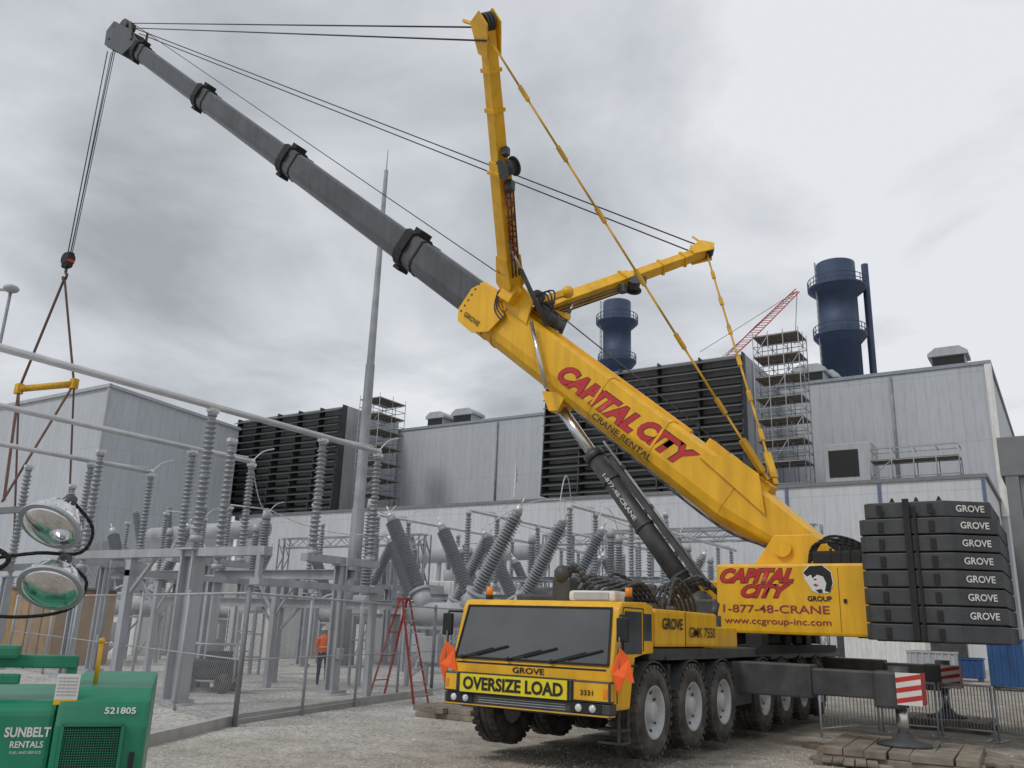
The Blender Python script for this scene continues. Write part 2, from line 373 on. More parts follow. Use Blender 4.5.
for xx,zz,ww,hh in((-9,0,3.5,4.5),(-16,0,1.2,2.3),(-26,0,4,5),(-52,0,4,5),(-66,6,3,2)): g=MB(DARK); g.lh((xx-ww/2,74.9,zz),(xx+ww/2,74.98,zz+hh)); part(g,'door',low)
lb=thing('side_plant_building','grey metal clad boxy building with shallow roof','building',(-91.6,55.5,0))
g=MB(CLADD); g.prism([(-91.6,55.5,0),(-91.6,74.5,0),(-91.6,74.5,26.0),(-91.6,55.5,27.2)],(-45,0,0)); part(g,'wall',lb)
g=MB(GREY); g.beam((-91.45,55.3,27.3),(-91.45,74.6,26.1),.3,.35); g.lh((-136,55.2,27.1),(-91.3,55.45,27.5)); g.lh((-91.7,55.25,0),(-91.4,55.5,27)); part(g,'roof_trim',lb)

def louvre(x0,x1,z0,z1,y0,y1,lab):
    t=thing('air_inlet_house',lab,'air filter house',((x0+x1)/2,y0,z0),group='air inlet filter houses')
    g=MB(GREY); g.lh((x0,y0+.6,z0),(x1,y1,z1)); 
    for yy in(y0+3,y0+5.5,y0+8): g.lh((x1,yy-.1,z0),(x1+.15,yy+.1,z1-.1))
    part(g,'housing',t)
    g=MB(LOUV); n=14; dz=(z1-z0)/n
    for i in range(n):
        zc=z0+dz*(i+.5)
        g.prism([(x0,y0-.9,zc-dz*.42),(x0,y0-.85,zc-dz*.42+.12),(x0,y0+.6,zc+dz*.42),(x0,y0+.6,zc+dz*.3)],(x1-x0,0,0))
    k=5
    for i in range(k+1):
        xx=x0+(x1-x0)*i/k; g.prism([(xx-.06,y0-.95,z0),(xx-.06,y0+.6,z0),(xx-.06,y0+.6,z1),(xx-.06,y0-.2,z1)],(.12,0,0))
    part(g,'louvre_bank',t); 
    for i in range(5):
        g=MB(GALVD); xx=x0+.5+(x1-x0-1)*i/4; g.lh((xx-.25,y0+1,14.62),(xx+.25,y0+1.5,z0)); part(g,'support_leg',t)
louvre(-96,-76.2,15.2,28.6,78,88.9,'dark louvred air inlet filter house above low roof')
louvre(-46,-24.3,15.2,28.2,78,88.9,'large dark louvred air inlet filter house beside scaffold tower')

def stack(px,ytop,ybot,D,r,lab,pipe):
    c=at_d(px,ytop,D); zt=c.z; zb=20
    t=thing('exhaust_stack',lab,'chimney',(c.x,c.y,0),group='blue exhaust stacks')
    g=MB(BLUE); g.lathe([(r,zb),(r,zt-9.2),(r*1.02,zt-9.2),(r*1.02,zt-8.9),(r,zt-8.9),(r,zt-4.2),(r*1.02,zt-4.2),(r*1.02,zt-4),(r,zt-4),(r,zt),(r*.93,zt),(r*.93,zt-1)],(c.x,c.y,0),seg=36); part(g,'shaft',t)
    for zz,rr in((zt-3.4,1.5),(zt-9.6,1.36)):
        g=MB(BLUE); g.lathe([(r,zz-1.0),(r*rr,zz),(r*rr,zz+.22),(r,zz+.22)],(c.x,c.y,0),seg=28,smooth=False)
        for k in range(28):
            a=2*pi*k/28; q=V((c.x+r*(rr-.02)*cos(a),c.y+r*(rr-.02)*sin(a),zz)); a2=2*pi*(k+1)/28; q2=V((c.x+r*(rr-.02)*cos(a2),c.y+r*(rr-.02)*sin(a2),zz))
            g.beam(q,q+Z*1.2,.08)
            for h in(.6,1.2): g.beam(q+Z*h,q2+Z*h,.07)
        part(g,'gallery',t)
    if pipe:
        d=R0*(r+1.4)
        g=MB(BLUE); g.cyl((c.x+d.x,c.y+d.y,zb),(c.x+d.x,c.y+d.y,zt+.2),.42,seg=12); 
        for zz in(zt-3,zt-9): g.beam((c.x,c.y,zz),(c.x+d.x,c.y+d.y,zz),.2)
        part(g,'side_pipe',t)
    g=MB(GALVD)
    d=-R0*(r+.35)-FH*.3
    for k in(-.25,.25): g.beam((c.x+d.x,c.y+d.y+k,zb),(c.x+d.x,c.y+d.y+k,zt),.08)
    for i in range(30): g.beam((c.x+d.x,c.y+d.y-.25,zt-i*.8),(c.x+d.x,c.y+d.y+.25,zt-i*.8),.05)
    part(g,'ladder',t)
stack(835,265,385,99,2.3,'tall dark blue steel exhaust stack with side pipe',True)
stack(617,303,375,122,2.1,'dark blue steel exhaust stack behind filter house',False)

def vent(px,py,Y,wd,hh=2.2):
    c=on_y(px,py,Y); z0=HZ+.3
    t=thing('rooftop_vent','grey hooded rooftop ventilator on hall roof','roof vent',(c.x,Y,z0),group='rooftop ventilators')
    g=MB(GREY); g.lh((c.x-wd/2,Y-1.3,z0),(c.x+wd/2,Y+1.3,z0+hh*.6),.05); part(g,'base',t)
    g=MB(GREY); g.prism([(c.x-wd*.6,Y-1.5,z0+hh*.6),(c.x-wd*.6,Y-1.5,z0+hh*.75),(c.x-wd*.35,Y-1.5,z0+hh),(c.x+wd*.35,Y-1.5,z0+hh),(c.x+wd*.6,Y-1.5,z0+hh*.75),(c.x+wd*.6,Y-1.5,z0+hh*.6)],(0,3,0)); part(g,'hood',t)
    g=MB(BLACK); g.lh((c.x-wd*.48,Y-1.34,z0+hh*.1),(c.x+wd*.48,Y-1.3,z0+hh*.56)); part(g,'grille',t)
for a in((441,420,92,2.6),(468,417,92,3),(478,415,96,2),(812,382,92,3),(828,380,95,2.4),(950,366,92,3.0)): vent(*a)
g=MB(CLAD); g.lh((-24,100,HZ+.3),(-6,120,HZ+1.6)); solo(g,'roof_block','low grey roof block on the hall','roof block',(-15,110,HZ))

def scaffold(x0,x1,y0,y1,z0,z1,nx,ny,lift=2.0,lab='tube scaffold tower',r=.045):
    t=thing('scaffold_tower',lab,'scaffolding',((x0+x1)/2,y0,z0),group='scaffolding')
    g=MB(GALV); xs=[x0+(x1-x0)*i/nx for i in range(nx+1)]; ys=[y0+(y1-y0)*i/ny for i in range(ny+1)]
    for x in xs:
        for y in ys: g.cyl((x,y,z0),(x,y,z1),r,seg=5)
    zz=z0+.3; k=0; lv=[]
    while zz<=z1+.01:
        lv.append(zz)
        for y in ys:
            for h in((0,) if k==0 else (0,1.0)): 
                if zz+h<=z1: g.cyl((x0,y,zz+h),(x1,y,zz+h),r*.9,seg=4)
        for x in xs:
            for h in((0,) if k==0 else (0,1.0)): 
                if zz+h<=z1: g.cyl((x,y0,zz+h),(x,y1,zz+h),r*.9,seg=4)
        if zz+lift<=z1:
            i=k%nx; g.cyl((xs[i],y0,zz),(xs[i+1],y0,zz+lift),r*.9,seg=4); g.cyl((x1,y0,zz),(x1,y1,zz+lift),r*.9,seg=4)
        zz+=lift; k+=1
    part(g,'frame',t)
    for zz in lv[1:]: g=MB(WOOD); g.lh((x0,y0,zz+.05),(x1,y1,zz+.10)); part(g,'platform',t)
scaffold(-22.8,-18.6,76.5,79.5,14.65,29.4,3,2,lab='tall tube scaffold tower against louvred filter house')
scaffold(-73.5,-70.2,78,83,14.65,29.6,2,2,lab='tube scaffold tower beside dark filter house')
scaffold(-13.2,-6.5,76,78,14.65,17.6,4,1,1.4,lab='low tube scaffold around rooftop air unit')
c=on_y(852,475,80)
t=thing('rooftop_air_unit','grey box air handling unit with dark opening on low roof','air unit',(c.x,80,14.65))
g=MB(GREY); g.lh((c.x-2,78.6,14.9),(c.x+2,82,18.6),.06); part(g,'housing',t)
g=MB(BLACK); g.lh((c.x-1.6,78.54,15.6),(c.x+.9,78.6,18.0)); part(g,'opening',t)

# distant red lattice jib
a=at_d(728,358,150); b=at_d(797,291,150)
t=thing('distant_crane_jib','distant red lattice crane boom with hoist cables behind the plant','crane',a)
g=MB(REDP); d=(b-a).normalized(); n_=Z.cross(d).normalized(); u_=d.cross(n_); n=14; Lg=(b-a).length
def q(i,s1,s2): 
    wd=.65*(1-.55*abs(i/n-.4)); return a+d*Lg*i/n+n_*s1*wd+u_*s2*wd
for s1,s2 in((1,1),(1,-1),(-1,1),(-1,-1)):
    for i in range(n): g.beam(q(i,s1,s2),q(i+1,s1,s2),.16)
for i in range(n):
    for (p1,p2) in(((1,1),(1,-1)),((-1,1),(-1,-1)),((1,1),(-1,1)),((1,-1),(-1,-1))): g.beam(q(i,*p1),q(i+1,*p2),.10)
part(g,'lattice_boom',t)
g=MB(ROPE); g.cyl(b,at_d(700,352,155),.05,seg=4); g.cyl(b,at_d(712,366,150),.05,seg=4); g.cyl(b,at_d(795,345,150),.06,seg=4); g.box(at_d(795,338,150),(.9,.9,1.6)); part(g,'hoist_cable',t)

# ================================================================= MOBILE CRANE
CX=-7.02; TY=20.83
crane=thing('mobile_crane','yellow mobile telescopic crane on outriggers with raised grey boom','crane',(CX,17,0))
g=MB(DARK); g.lh((CX-.6,11.9,.75),(CX+.6,25.2,1.5)); g.lh((CX-1.4,12.8,1.56),(CX+1.4,19.2,1.74),.02); g.lh((CX-1.4,19.2,1.5),(CX+1.4,25.4,1.74),.02)
for s_ in(-1,1):
    g.lh((CX+s_*1.05-.38,13.4,1.56),(CX+s_*1.05+.38,16.5,1.62))
    g.lh((CX+s_*1.15-.28,16.62,.7),(CX+s_*1.15+.28,17.66,1.5),.03)
g.lh((CX-1.35,24.9,.8),(CX+1.35,25.4,1.5),.04)
for yy in(12.83,14.43,15.93,18.4,19.9,21.4,22.9): g.cyl((CX-1.1,yy,.84),(CX+1.1,yy,.84),.16)
for yy in(13.6,15.2,17.9,19.2,20.7,22.2): g.lh((CX+.62,yy-.2,.9),(CX+.95,yy+.2,1.4),.03)
part(g,'chassis',crane)
for yy in(13.62,15.18): g=MB(BLACK); g.lh((CX+1.12,yy-.06,.7),(CX+1.38,yy+.06,1.5),.02); part(g,'mud_flap',crane)
g=MB(BLACK); g.lh((CX+1.0,18.2,1.62),(CX+1.45,25.0,1.80)); 
for i in range(6): g.box((CX+1.2,18.9+i*.9,1.9+.05*(i%2)),(.35,.5,.25),.03)
part(g,'side_deck',crane)
g=MB(DARK); g.cyl((CX+.6,17.9,1.70),(CX+.6,17.9,2.35),.16,seg=16); g.cyl((CX+.6,17.9,2.35),(CX+.6,18.1,2.6),.08); part(g,'silencer',crane)
g=MB(DARK); g.lh((CX-1.25,13.1,2.30),(CX-.35,14.3,2.55),.05); g.cyl((CX-1.0,13.4,2.5),(CX-.3,13.4,2.5),.18,seg=16); g.lh((CX+.1,13.6,2.3),(CX+.9,14.6,2.46),.04)
g.cyl((CX+.2,15.0,2.3),(CX+.2,15.0,2.75),.08); g.ball((CX+.2,15.0,2.78),.14,8); g.lh((CX-1.0,14.8,2.3),(CX-.2,15.6,2.62),.05); g.cyl((CX-.9,15.3,2.6),(CX+.4,15.4,2.75),.09)
for k in range(6): g.curve([(CX-.4+.1*k,13.5,2.5),(CX-.2+.12*k,13.7,2.88-.05*k),(CX+.25+.1*k,14.0,2.78),(CX+.5+.08*k,14.4,2.42)],.032)
for k in range(5): g.curve([(CX+.3+.12*k,15.0,2.35),(CX+.4+.1*k,15.4,2.75+.05*k),(CX+.5+.1*k,16.0,2.6),(CX+.4+.08*k,16.6,2.15)],.03)
for k in range(3): g.curve([(CX-.9+.2*k,15.2,2.4),(CX-1.0+.2*k,15.6,2.9+.08*k),(CX-.5+.2*k,16.2,2.7),(CX-.2+.15*k,16.9,2.1)],.035)
g.curve([(CX-.9,13.9,2.5),(CX-1.0,14.2,2.95),(CX-.6,14.3,3.0),(CX-.5,14.4,2.5)],.06)
part(g,'deck_machinery',crane)
g=MB(YEL); g.lh((CX-1.42,12.95,1.76),(CX+1.44,15.75,2.34),.05); g.lh((CX-1.2,15.70,1.72),(CX+1.2,17.6,2.12),.04)
cover=part(g,'engine_cover',crane)
g=MB(BLACK); g.lh((CX+1.44,14.18,1.78),(CX+1.448,14.195,2.32)); part(g,'panel_gap',cover)
text('GROVE',cover,(CX+1.455,13.62,2.12),(0,1,0),Z,.85,.18,BLACK,bold=.02)
text('GMK 7550',cover,(CX+1.455,14.97,2.0),(0,1,0),Z,1.25,.17,BLACK,bold=.005)
# ---- driver cab
XL,XR=CX-1.36,CX+1.43; YF=11.45
g=MB(YEL)
g.prism([(XL,YF,.98),(XL,YF,1.46),(XL,YF+.25,2.31),(XL,YF+.34,2.40),(XL,12.6,2.42),(XL,12.9,2.38),(XL,12.9,1.66),(XL,12.16,1.66),(XL,12.05,1.3),(XL,12.05,.90),(XL,YF+.08,.90)],(XR-XL,0,0),.045)
cab=part(g,'driver_cab',crane)
def fr(x,z,o=.012):
    tt=(z-1.46)/(.85); return (x,YF+.25*tt-o,z)
g=MB(GLASS); g.face([fr(XL+.08,1.53),fr(XR-.08,1.53),fr(XR-.14,2.28),fr(XL+.14,2.28)]); part(g,'windshield',cab)
g=MB(BLACK)
for a_,b_ in(((XL+.06,1.51),(XR-.06,1.51)),((XL+.12,2.30),(XR-.12,2.30)),((XL+.07,1.51),(XL+.13,2.30)),((XR-.07,1.51),(XR-.13,2.30))): g.beam(fr(*a_),fr(*b_),.03)
part(g,'windshield_seal',cab)
for xx in(-.85,0,.75):
    g=MB(BLACK); p0=V(fr(CX+xx-.3,1.52,.05)); g.beam(p0,V(fr(CX+xx+.25,1.67,.05)),.02); g.beam(V(fr(CX+xx-.05,1.57,.045)),V(fr(CX+xx+.5,1.71,.035)),.022); g.ball(p0,.035,6); part(g,'wiper',cab)
g=MB(GLASS); g.face([(XR+.003,YF+.22,1.66),(XR+.003,12.45,1.66),(XR+.003,12.45,2.27),(XR+.003,YF+.40,2.27)]); part(g,'side_window',cab)
g=MB(GLASS); g.face([(XR+.003,12.53,1.85),(XR+.003,12.82,1.85),(XR+.003,12.82,2.25),(XR+.003,12.53,2.25)]); part(g,'side_window',cab)
g=MB(BLACK)
for a_,b_ in(((YF+.14,1.0),(YF+.14,1.6)),((YF+.14,1.6),(YF+.36,2.32)),((YF+.36,2.32),(12.5,2.32)),((12.5,2.32),(12.5,1.7))): g.beam((XR+.002,)+a_,(XR+.002,)+b_,.014)
g.beam((XR+.03,12.0,1.5),(XR+.03,12.2,1.5),.03); part(g,'door_outline',cab)
g=MB(DARK); g.lh((CX-1.12,YF-.14,1.005),(CX+.86,YF+.02,1.30),.02); g.lh((XL-.02,YF-.12,.86),(XR+.02,YF+.1,1.004),.02)
g.use(YEL).lh((XL-.03,YF-.14,1.01),(CX-1.125,YF+.02,1.30),.03).lh((CX+.865,YF-.14,1.01),(XR+.03,YF+.02,1.30),.03).lh((XL-.02,YF-.13,.825),(XR+.02,YF+.06,.86),.01)
bump=part(g,'bumper',cab)
for s_ in(-1,1):
    g=MB(BLACK); g.lh((CX+s_*1.08-.24,YF-.135,.87),(CX+s_*1.08+.24,YF-.118,.995)); g.use(LGLASS)
    for k in(-.11,.11): g.lathe([(.0,-.02),(.05,-.012),(.056,0)],(CX+s_*1.08+k,YF-.137,.932),(0,1,0),12)
    g.use(AMBER).lh((CX+.03+s_*1.36-.03,YF-.15,1.08),(CX+.03+s_*1.36+.03,YF-.138,1.20)); part(g,'headlight',cab)
g=MB(GREY); 
for i in range(3): g.lh((CX-.75,YF-.124,.885+i*.034),(CX+.75,YF-.121,.893+i*.034))
part(g,'grille',cab)
g=MB(BLACK); g.lh((XL+.1,YF-.004,1.43),(XR-.1,YF-.001,1.455)); part(g,'cowl_strip',cab)
text('GROVE',cab,(CX+.05,YF-.006,1.37),(1,0,0),Z,.55,.085,BLACK,bold=.02)
SY=mat('sign_yellow',(.75,.62,.02),.5,0,.05)
g=MB(SY); g.lh((CX-1.06,YF-.175,1.02),(CX+.80,YF-.155,1.285)); g.use(BLACK)
for z_ in(1.01,1.286): g.lh((CX-1.08,YF-.177,z_),(CX+.82,YF-.154,z_+.012))
sg=part(g,'oversize_load_sign',cab)
text('OVERSIZE LOAD',sg,(CX-.13,YF-.178,1.152),(1,0,0),Z,1.74,.19,BLACK,bold=.035)
text('3331',cab,(CX+1.10,YF-.146,1.14),(1,0,0),Z,.20,.07,BLACK,bold=.02)
g=MB(WHITE); g.lh((CX+.35,12.1,2.41),(CX+1.15,12.75,2.57),.05); g.use(GREY).lh((CX+.45,12.08,2.44),(CX+1.05,12.1,2.54)); part(g,'air_conditioner',cab)
for xx in(-1.2,1.33):
    g=MB(AMBER); g.cyl((CX+xx,12.2,2.48),(CX+xx,12.2,2.62),.055); g.use(BLACK).cyl((CX+xx,12.2,2.39),(CX+xx,12.2,2.48),.065); part(g,'beacon',cab)
g=MB(DARK); g.box((CX-.1,12.8,2.60),(.35,.3,.42),.05); g.ball((CX-.1,12.7,2.86),.15,8); g.curve([V((CX-.05,12.8,2.8)),V((CX+.1,12.75,3.0)),V((CX+.3,12.9,2.7)),V((CX+.45,13.1,2.45))],.05); part(g,'exhaust_stub',cab)
for s_ in(-1,1):
    g=MB(BLACK); xc=XR if s_>0 else XL; x=xc+s_*.14; g.tube([V((xc-s_*.03,YF+.3,2.2)),V((x,YF+.05,2.2)),V((x,YF+.05,1.6))],.016,6); g.box((x,YF+.04,2.0),(.18,.08,.34),.03); part(g,'mirror',cab)
for s_ in(-1,1):
    g=MB(ORANGE); x=(XR+.12) if s_>0 else (XL-.10); y=YF-.05
    pts=[V((x+random.uniform(-.03,.03),y,1.75)),V((x+.14,y+.05,1.62)),V((x+.22,y+.02,1.30)),V((x+.10,y-.04,1.36)),V((x-.02,y+.03,1.12)),V((x-.10,y,1.40)),V((x-.13,y+.04,1.5))]
    g.prism(pts,(0,.015,0)); g.use(WOOD).cyl((x,y+.02,1.3),(x,y+.02,1.9),.012,seg=6); part(g,'warning_flag',cab)
g=MB(DARK)
for z_ in(.45,.62): g.lh((XR-.35,11.7,z_),(XR+.02,12.0,z_+.03))
for yy in(11.7,12.0): g.beam((XR-.02,yy,.45),(XR-.02,yy,.92),.03)
part(g,'step',cab)
# ---- wheels
def wheel(o,side):
    g=MB(DARK); ax=V((side,0,0)); g.cyl(o-ax*.2,o+ax*.08,.18,seg=16); wh=part(g,'wheel',crane,org=o)
    g=MB(TYRE); w2=.235
    g.lathe([(.37,-w2+.03),(.40,-w2),(.55,-w2-.01),(.635,-w2+.03),(.655,-w2+.07),(.66,-.08),(.645,-.07),(.645,-.04),(.66,-.03),(.66,.03),(.645,.04),(.645,.07),(.66,.08),(.655,w2-.07),(.635,w2-.03),(.55,w2+.01),(.40,w2),(.37,w2-.03)],o,ax,40,closed=True)
    for k in range(30):
        for sd_ in(-1,1):
            a_=2*pi*(k+.5*(sd_>0))/30; c_=V((0,cos(a_),sin(a_))); R=Matrix((ax,c_,ax.cross(c_))).transposed()
            g.box(o+ax*sd_*.15+c_*.655,(.15,.05,.075),0,R)
    part(g,'tyre',wh,org=o)
    g=MB(RIM); g.lathe([(.365,-.15),(.375,.19),(.39,.222),(.375,.232),(.35,.215),(.335,.13),(.25,.09),(.225,.12),(.15,.14),(.14,.21),(.11,.23),(.0,.235)],o,ax,32)
    g.use(DARK)
    for k in range(10):
        a_=2*pi*k/10; g.cyl(o+ax*.09+V((0,cos(a_),sin(a_)))*.285,o+ax*.135+V((0,cos(a_),sin(a_)))*.285,.022,seg=6)
    part(g,'rim',wh,org=o); return wh
WS=[12.83,14.43,15.93,18.4,19.9,21.4,22.9]
w0=wheel(V((CX+1.24,WS[0],.82)),1)
pw=W[crane.name]
for yy in WS[1:]: dup(w0,loc=V((CX+1.24,yy,.82))-pw)
for i,yy in enumerate(WS): dup(w0,loc=V((CX-1.24,yy,.82))-pw,rotz=pi)
o_=V((CX+1.24,WS[0],.82)); g=MB(DARK)
for k in range(8):
    a0=pi*(.12+.76*k/8); a1=pi*(.12+.76*(k+1)/8); r_=.735
    g.beam(o_+V((0,r_*cos(a0),r_*sin(a0))),o_+V((0,r_*cos(a1),r_*sin(a1))),.02,.44,up=V((1,0,0)))
mg=part(g,'mudguard',crane,org=o_)
for s_ in(-1,1):
    for yy in WS:
        if not(s_==1 and yy==WS[0]): dup(mg,loc=V((CX+s_*1.24,yy,.82))-pw)
CX=-7.24
# ---- outriggers
def outrig(Y,side,reach,z0):
    g=MB(DARK); x1=CX+side*1.3; x2=CX+side*(reach-.15)
    g.lh((min(x1,CX+side*3.0),Y-.27,.92),(max(x1,CX+side*3.0),Y+.27,1.50),.03); g.lh((min(x1,x2),Y-.2,.98),(max(x1,x2),Y+.2,1.44),.03)
    g.use(DARK).box((x2,Y,1.15),(.5,.5,.62),.05)
    og=part(g,'outrigger',crane)
    g=MB(DARK); xj=CX+side*reach; g.cyl((xj,Y,.95),(xj,Y,1.55),.17,seg=16); g.use(CHROME).cyl((xj,Y,z0+.12),(xj,Y,.95),.10,seg=16); part(g,'jack',og)
    g=MB(DARK); g.lathe([(.45,0),(.45,.04),(.2,.1),(.14,.2),(.02,.2)],(xj,Y,z0),Z,20); part(g,'float_pad',og)
    g=MB(WHITE); xe=CX+side*(reach+.19); g.lh((xe-.20,Y-.30,.92),(xe+.20,Y-.285,1.45))
    g.use(REDP)
    for k in range(3):
        zb=.94+k*.17; g.prism([(xe-.20,Y-.302,zb),(xe+.20,Y-.302,zb+.08),(xe+.20,Y-.302,zb+.16),(xe-.20,Y-.302,zb+.08)],(0,.01,0))
    g.use(REDP).lh((xe+.18,Y-.28,.92),(xe+.195,Y+.28,1.45)); part(g,'hazard_plate',og)
outrig(17.14,1,4.45,.24); outrig(17.14,-1,4.45,.24); outrig(24.3,1,4.3,.24); outrig(24.3,-1,4.3,.24)
# ---- superstructure
NEAR=TY-1.5
g=MB(DARK); g.cyl((CX,TY,1.70),(CX,TY,2.07),1.15,seg=36); part(g,'turntable_ring',crane)
g=MB(YEL)
g.lh((CX-1.7,TY-.95,2.05),(CX+3.9,TY+.95,2.45),.04)
for s_ in(-1,1):
    g.prism([(CX-.6,TY+s_*.9-.05,2.4),(CX+3.6,TY+s_*.9-.05,2.4),(CX+3.2,TY+s_*.9-.05,3.6),(CX+2.45,TY+s_*.9-.05,4.2),(CX+1.6,TY+s_*.9-.05,4.2),(CX+.9,TY+s_*.9-.05,3.2)],(0,.1,0),.02)
g.cyl((CX+1.8,TY-1.05,3.9),(CX+1.8,TY+1.05,3.9),.2,seg=20)
part(g,'slewing_platform',crane)
g=MB(YEL); g.lh((CX+.40,NEAR,2.02),(CX+4.15,TY-1.0,3.52),.06)
pan=part(g,'side_locker',crane)
g=MB(BLACK); g.lh((CX+3.06,NEAR-.003,2.1),(CX+3.07,NEAR-.001,3.42)); part(g,'door_gap',pan)
g=MB(BLACK); g.lh((CX+3.15,NEAR-.03,2.7),(CX+3.21,NEAR-.001,2.78)); part(g,'door_handle',pan)
yN=NEAR-.008
for mt_,bo_,dy in((LSH,.075,.0),(RED,.045,-.003)):
    k_=.04 if dy==0 else 0
    text('CAPITAL',pan,(CX+1.32,yN+dy,3.26),(1,0,0),Z,1.62+k_,.31+k_*.75,mt_,shear=.4,bold=bo_)
    text('CITY',pan,(CX+1.52,yN+dy,2.93),(1,0,0),Z,1.08+k_,.28+k_*.75,mt_,shear=.4,bold=bo_)
text('GROUP',pan,(CX+2.66,yN,2.78),(1,0,0),Z,.50,.11,BLACK,bold=.03)
text('1-877-48-CRANE',pan,(CX+1.70,yN,2.55),(1,0,0),Z,2.3,.17,MAROON,bold=.01)
text('www.ccgroup-inc.com',pan,(CX+1.72,yN,2.27),(1,0,0),Z,2.3,.17,MAROON,bold=.008)
ec=V((CX+2.64,yN-.002,3.18)); g=MB(WHITE)
g.prism([ec+V((x_,0,z_)) for x_,z_ in[(-.30,.16),(-.16,.30),(.12,.31),(.30,.16),(.33,-.10),(.22,-.28),(.02,-.30),(-.12,-.24),(-.20,-.10),(-.26,.0)]],(0,.003,0))
g.use(BLACK)
g.prism([ec+V((x_,-.003,z_)) for x_,z_ in[(-.29,.14),(-.15,.28),(.11,.29),(.28,.15),(.31,-.08),(.24,-.27),(.14,-.24),(.18,-.08),(.12,.06),(.0,.10),(-.10,.02),(-.13,.10),(-.22,.06)]],(0,.002,0))
g.prism([ec+V((x_,-.003,z_)) for x_,z_ in[(-.08,.0),(-.02,.02),(-.02,-.01),(-.08,-.02)]],(0,.002,0)); g.prism([ec+V((x_,-.003,z_)) for x_,z_ in[(-.05,-.22),(.08,-.20),(.10,-.28),(.02,-.29)]],(0,.002,0))
g.use(RED).prism([ec+V((x_,-.004,z_)) for x_,z_ in[(-.10,-.11),(-.05,-.09),(.02,-.12),(-.04,-.155)]],(0,.002,0)); part(g,'portrait_emblem',pan)
g=MB(YEL); g.lh((CX-1.2,TY+1.0,2.1),(CX+3.6,TY+1.5,3.3),.05); part(g,'far_locker',crane)
g=MB(BLACK); g.lh((CX+2.5,TY-1.3,3.5),(CX+4.0,TY+1.2,3.8),.06); g.cyl((CX+3.0,TY-.7,3.75),(CX+3.0,TY+.7,3.75),.38,seg=24); g.cyl((CX+3.55,TY-.8,3.6),(CX+3.55,TY+.8,3.6),.38,seg=24)
for k in range(6): g.cyl((CX+2.9+k*.2,TY-1.28,3.5),(CX+2.9+k*.2,TY-1.28,3.85+.1*(k%3)),.03,seg=6)
for k in range(3): g.curve([V((CX+2.4,TY-1.2,3.5)),V((CX+2.6+.1*k,TY-1.3,3.95+.06*k)),V((CX+3.4,TY-1.3,3.9+.05*k)),V((CX+3.9,TY-1.2,3.6))],.03)
part(g,'winch_unit',crane)
g=MB(DARK); g.lh((CX-1.9,TY-.7,2.05),(CX-.5,TY+.7,2.6),.05); g.cyl((CX-1.4,TY-.8,2.6),(CX-1.4,TY+.8,2.6),.22,seg=16)
for k in range(3): g.curve([V((CX-.7,TY-.6,2.4)),V((CX-.8,TY-1.1-.1*k,2.8)),V((CX-.1,TY-1.1-.08*k,3.1+.08*k)),V((CX+.45,TY-1.0,2.7))],.04)
g.lh((CX-.7,TY-1.3,2.05),(CX+.35,TY-.9,2.75),.05)
part(g,'cylinder_bracket',crane)
# ---- counterweight
def slabpoly(z,ins=0):
    x0,x1,y0,y1=CX+3.62+ins,CX+6.12-ins,TY-1.9+ins,TY+1.9-ins; c1=.78;c2=.12
    return [(x0+c2,y0,z),(x1-c1,y0,z),(x1,y0+.55,z),(x1,y1-.55,z),(x1-c1,y1,z),(x0+c2,y1,z),(x0,y1-c2,z),(x0,y0+c2,z)]
g=MB(DARK); g.prism(slabpoly(1.96,.15),(0,0,2.7)); g.lh((CX+3.2,TY-.6,2.0),(CX+4.0,TY+.6,3.4)); cwo=part(g,'counterweight',crane)
nS=8; hS=.345; z0=1.98
for i in range(nS):
    ins=.0 if i<7 else .10
    g=MB(CWM); g.prism(slabpoly(z0+i*hS,ins),(0,0,hS-.03),.02); sl=part(g,'weight_slab',cwo)
    if i>=1:
        xd=V((.78,.55,0)).normalized()
        text('GROVE',sl,V((CX+5.73-ins*.6,TY-1.9+.275+ins,z0+i*hS+hS*.46)),xd,Z,.58,.135,WHITE,bold=.02,out=.02)
    for xx in(4.0,4.95):
        g=MB(BLACK); g.lh((CX+xx,TY-1.93,z0+i*hS+.05),(CX+xx+.10,TY-1.88,z0+i*hS+hS-.10)); part(g,'lifting_lug',sl)
g=MB(BLACK); g.lh((CX+4.50,TY-1.97,2.0),(CX+4.62,TY-1.89,4.75)); g.lh((CX+4.68,TY-1.95,2.0),(CX+4.73,TY-1.89,4.6)); part(g,'tie_bar',cwo)
for xx in(4.2,4.67,5.1): g=MB(BLACK); g.tube([V((CX+xx-.08,TY-1.2,4.65)),V((CX+xx,TY-1.2,4.86)),V((CX+xx+.08,TY-1.2,4.65))],.025); part(g,'lifting_eye',cwo)
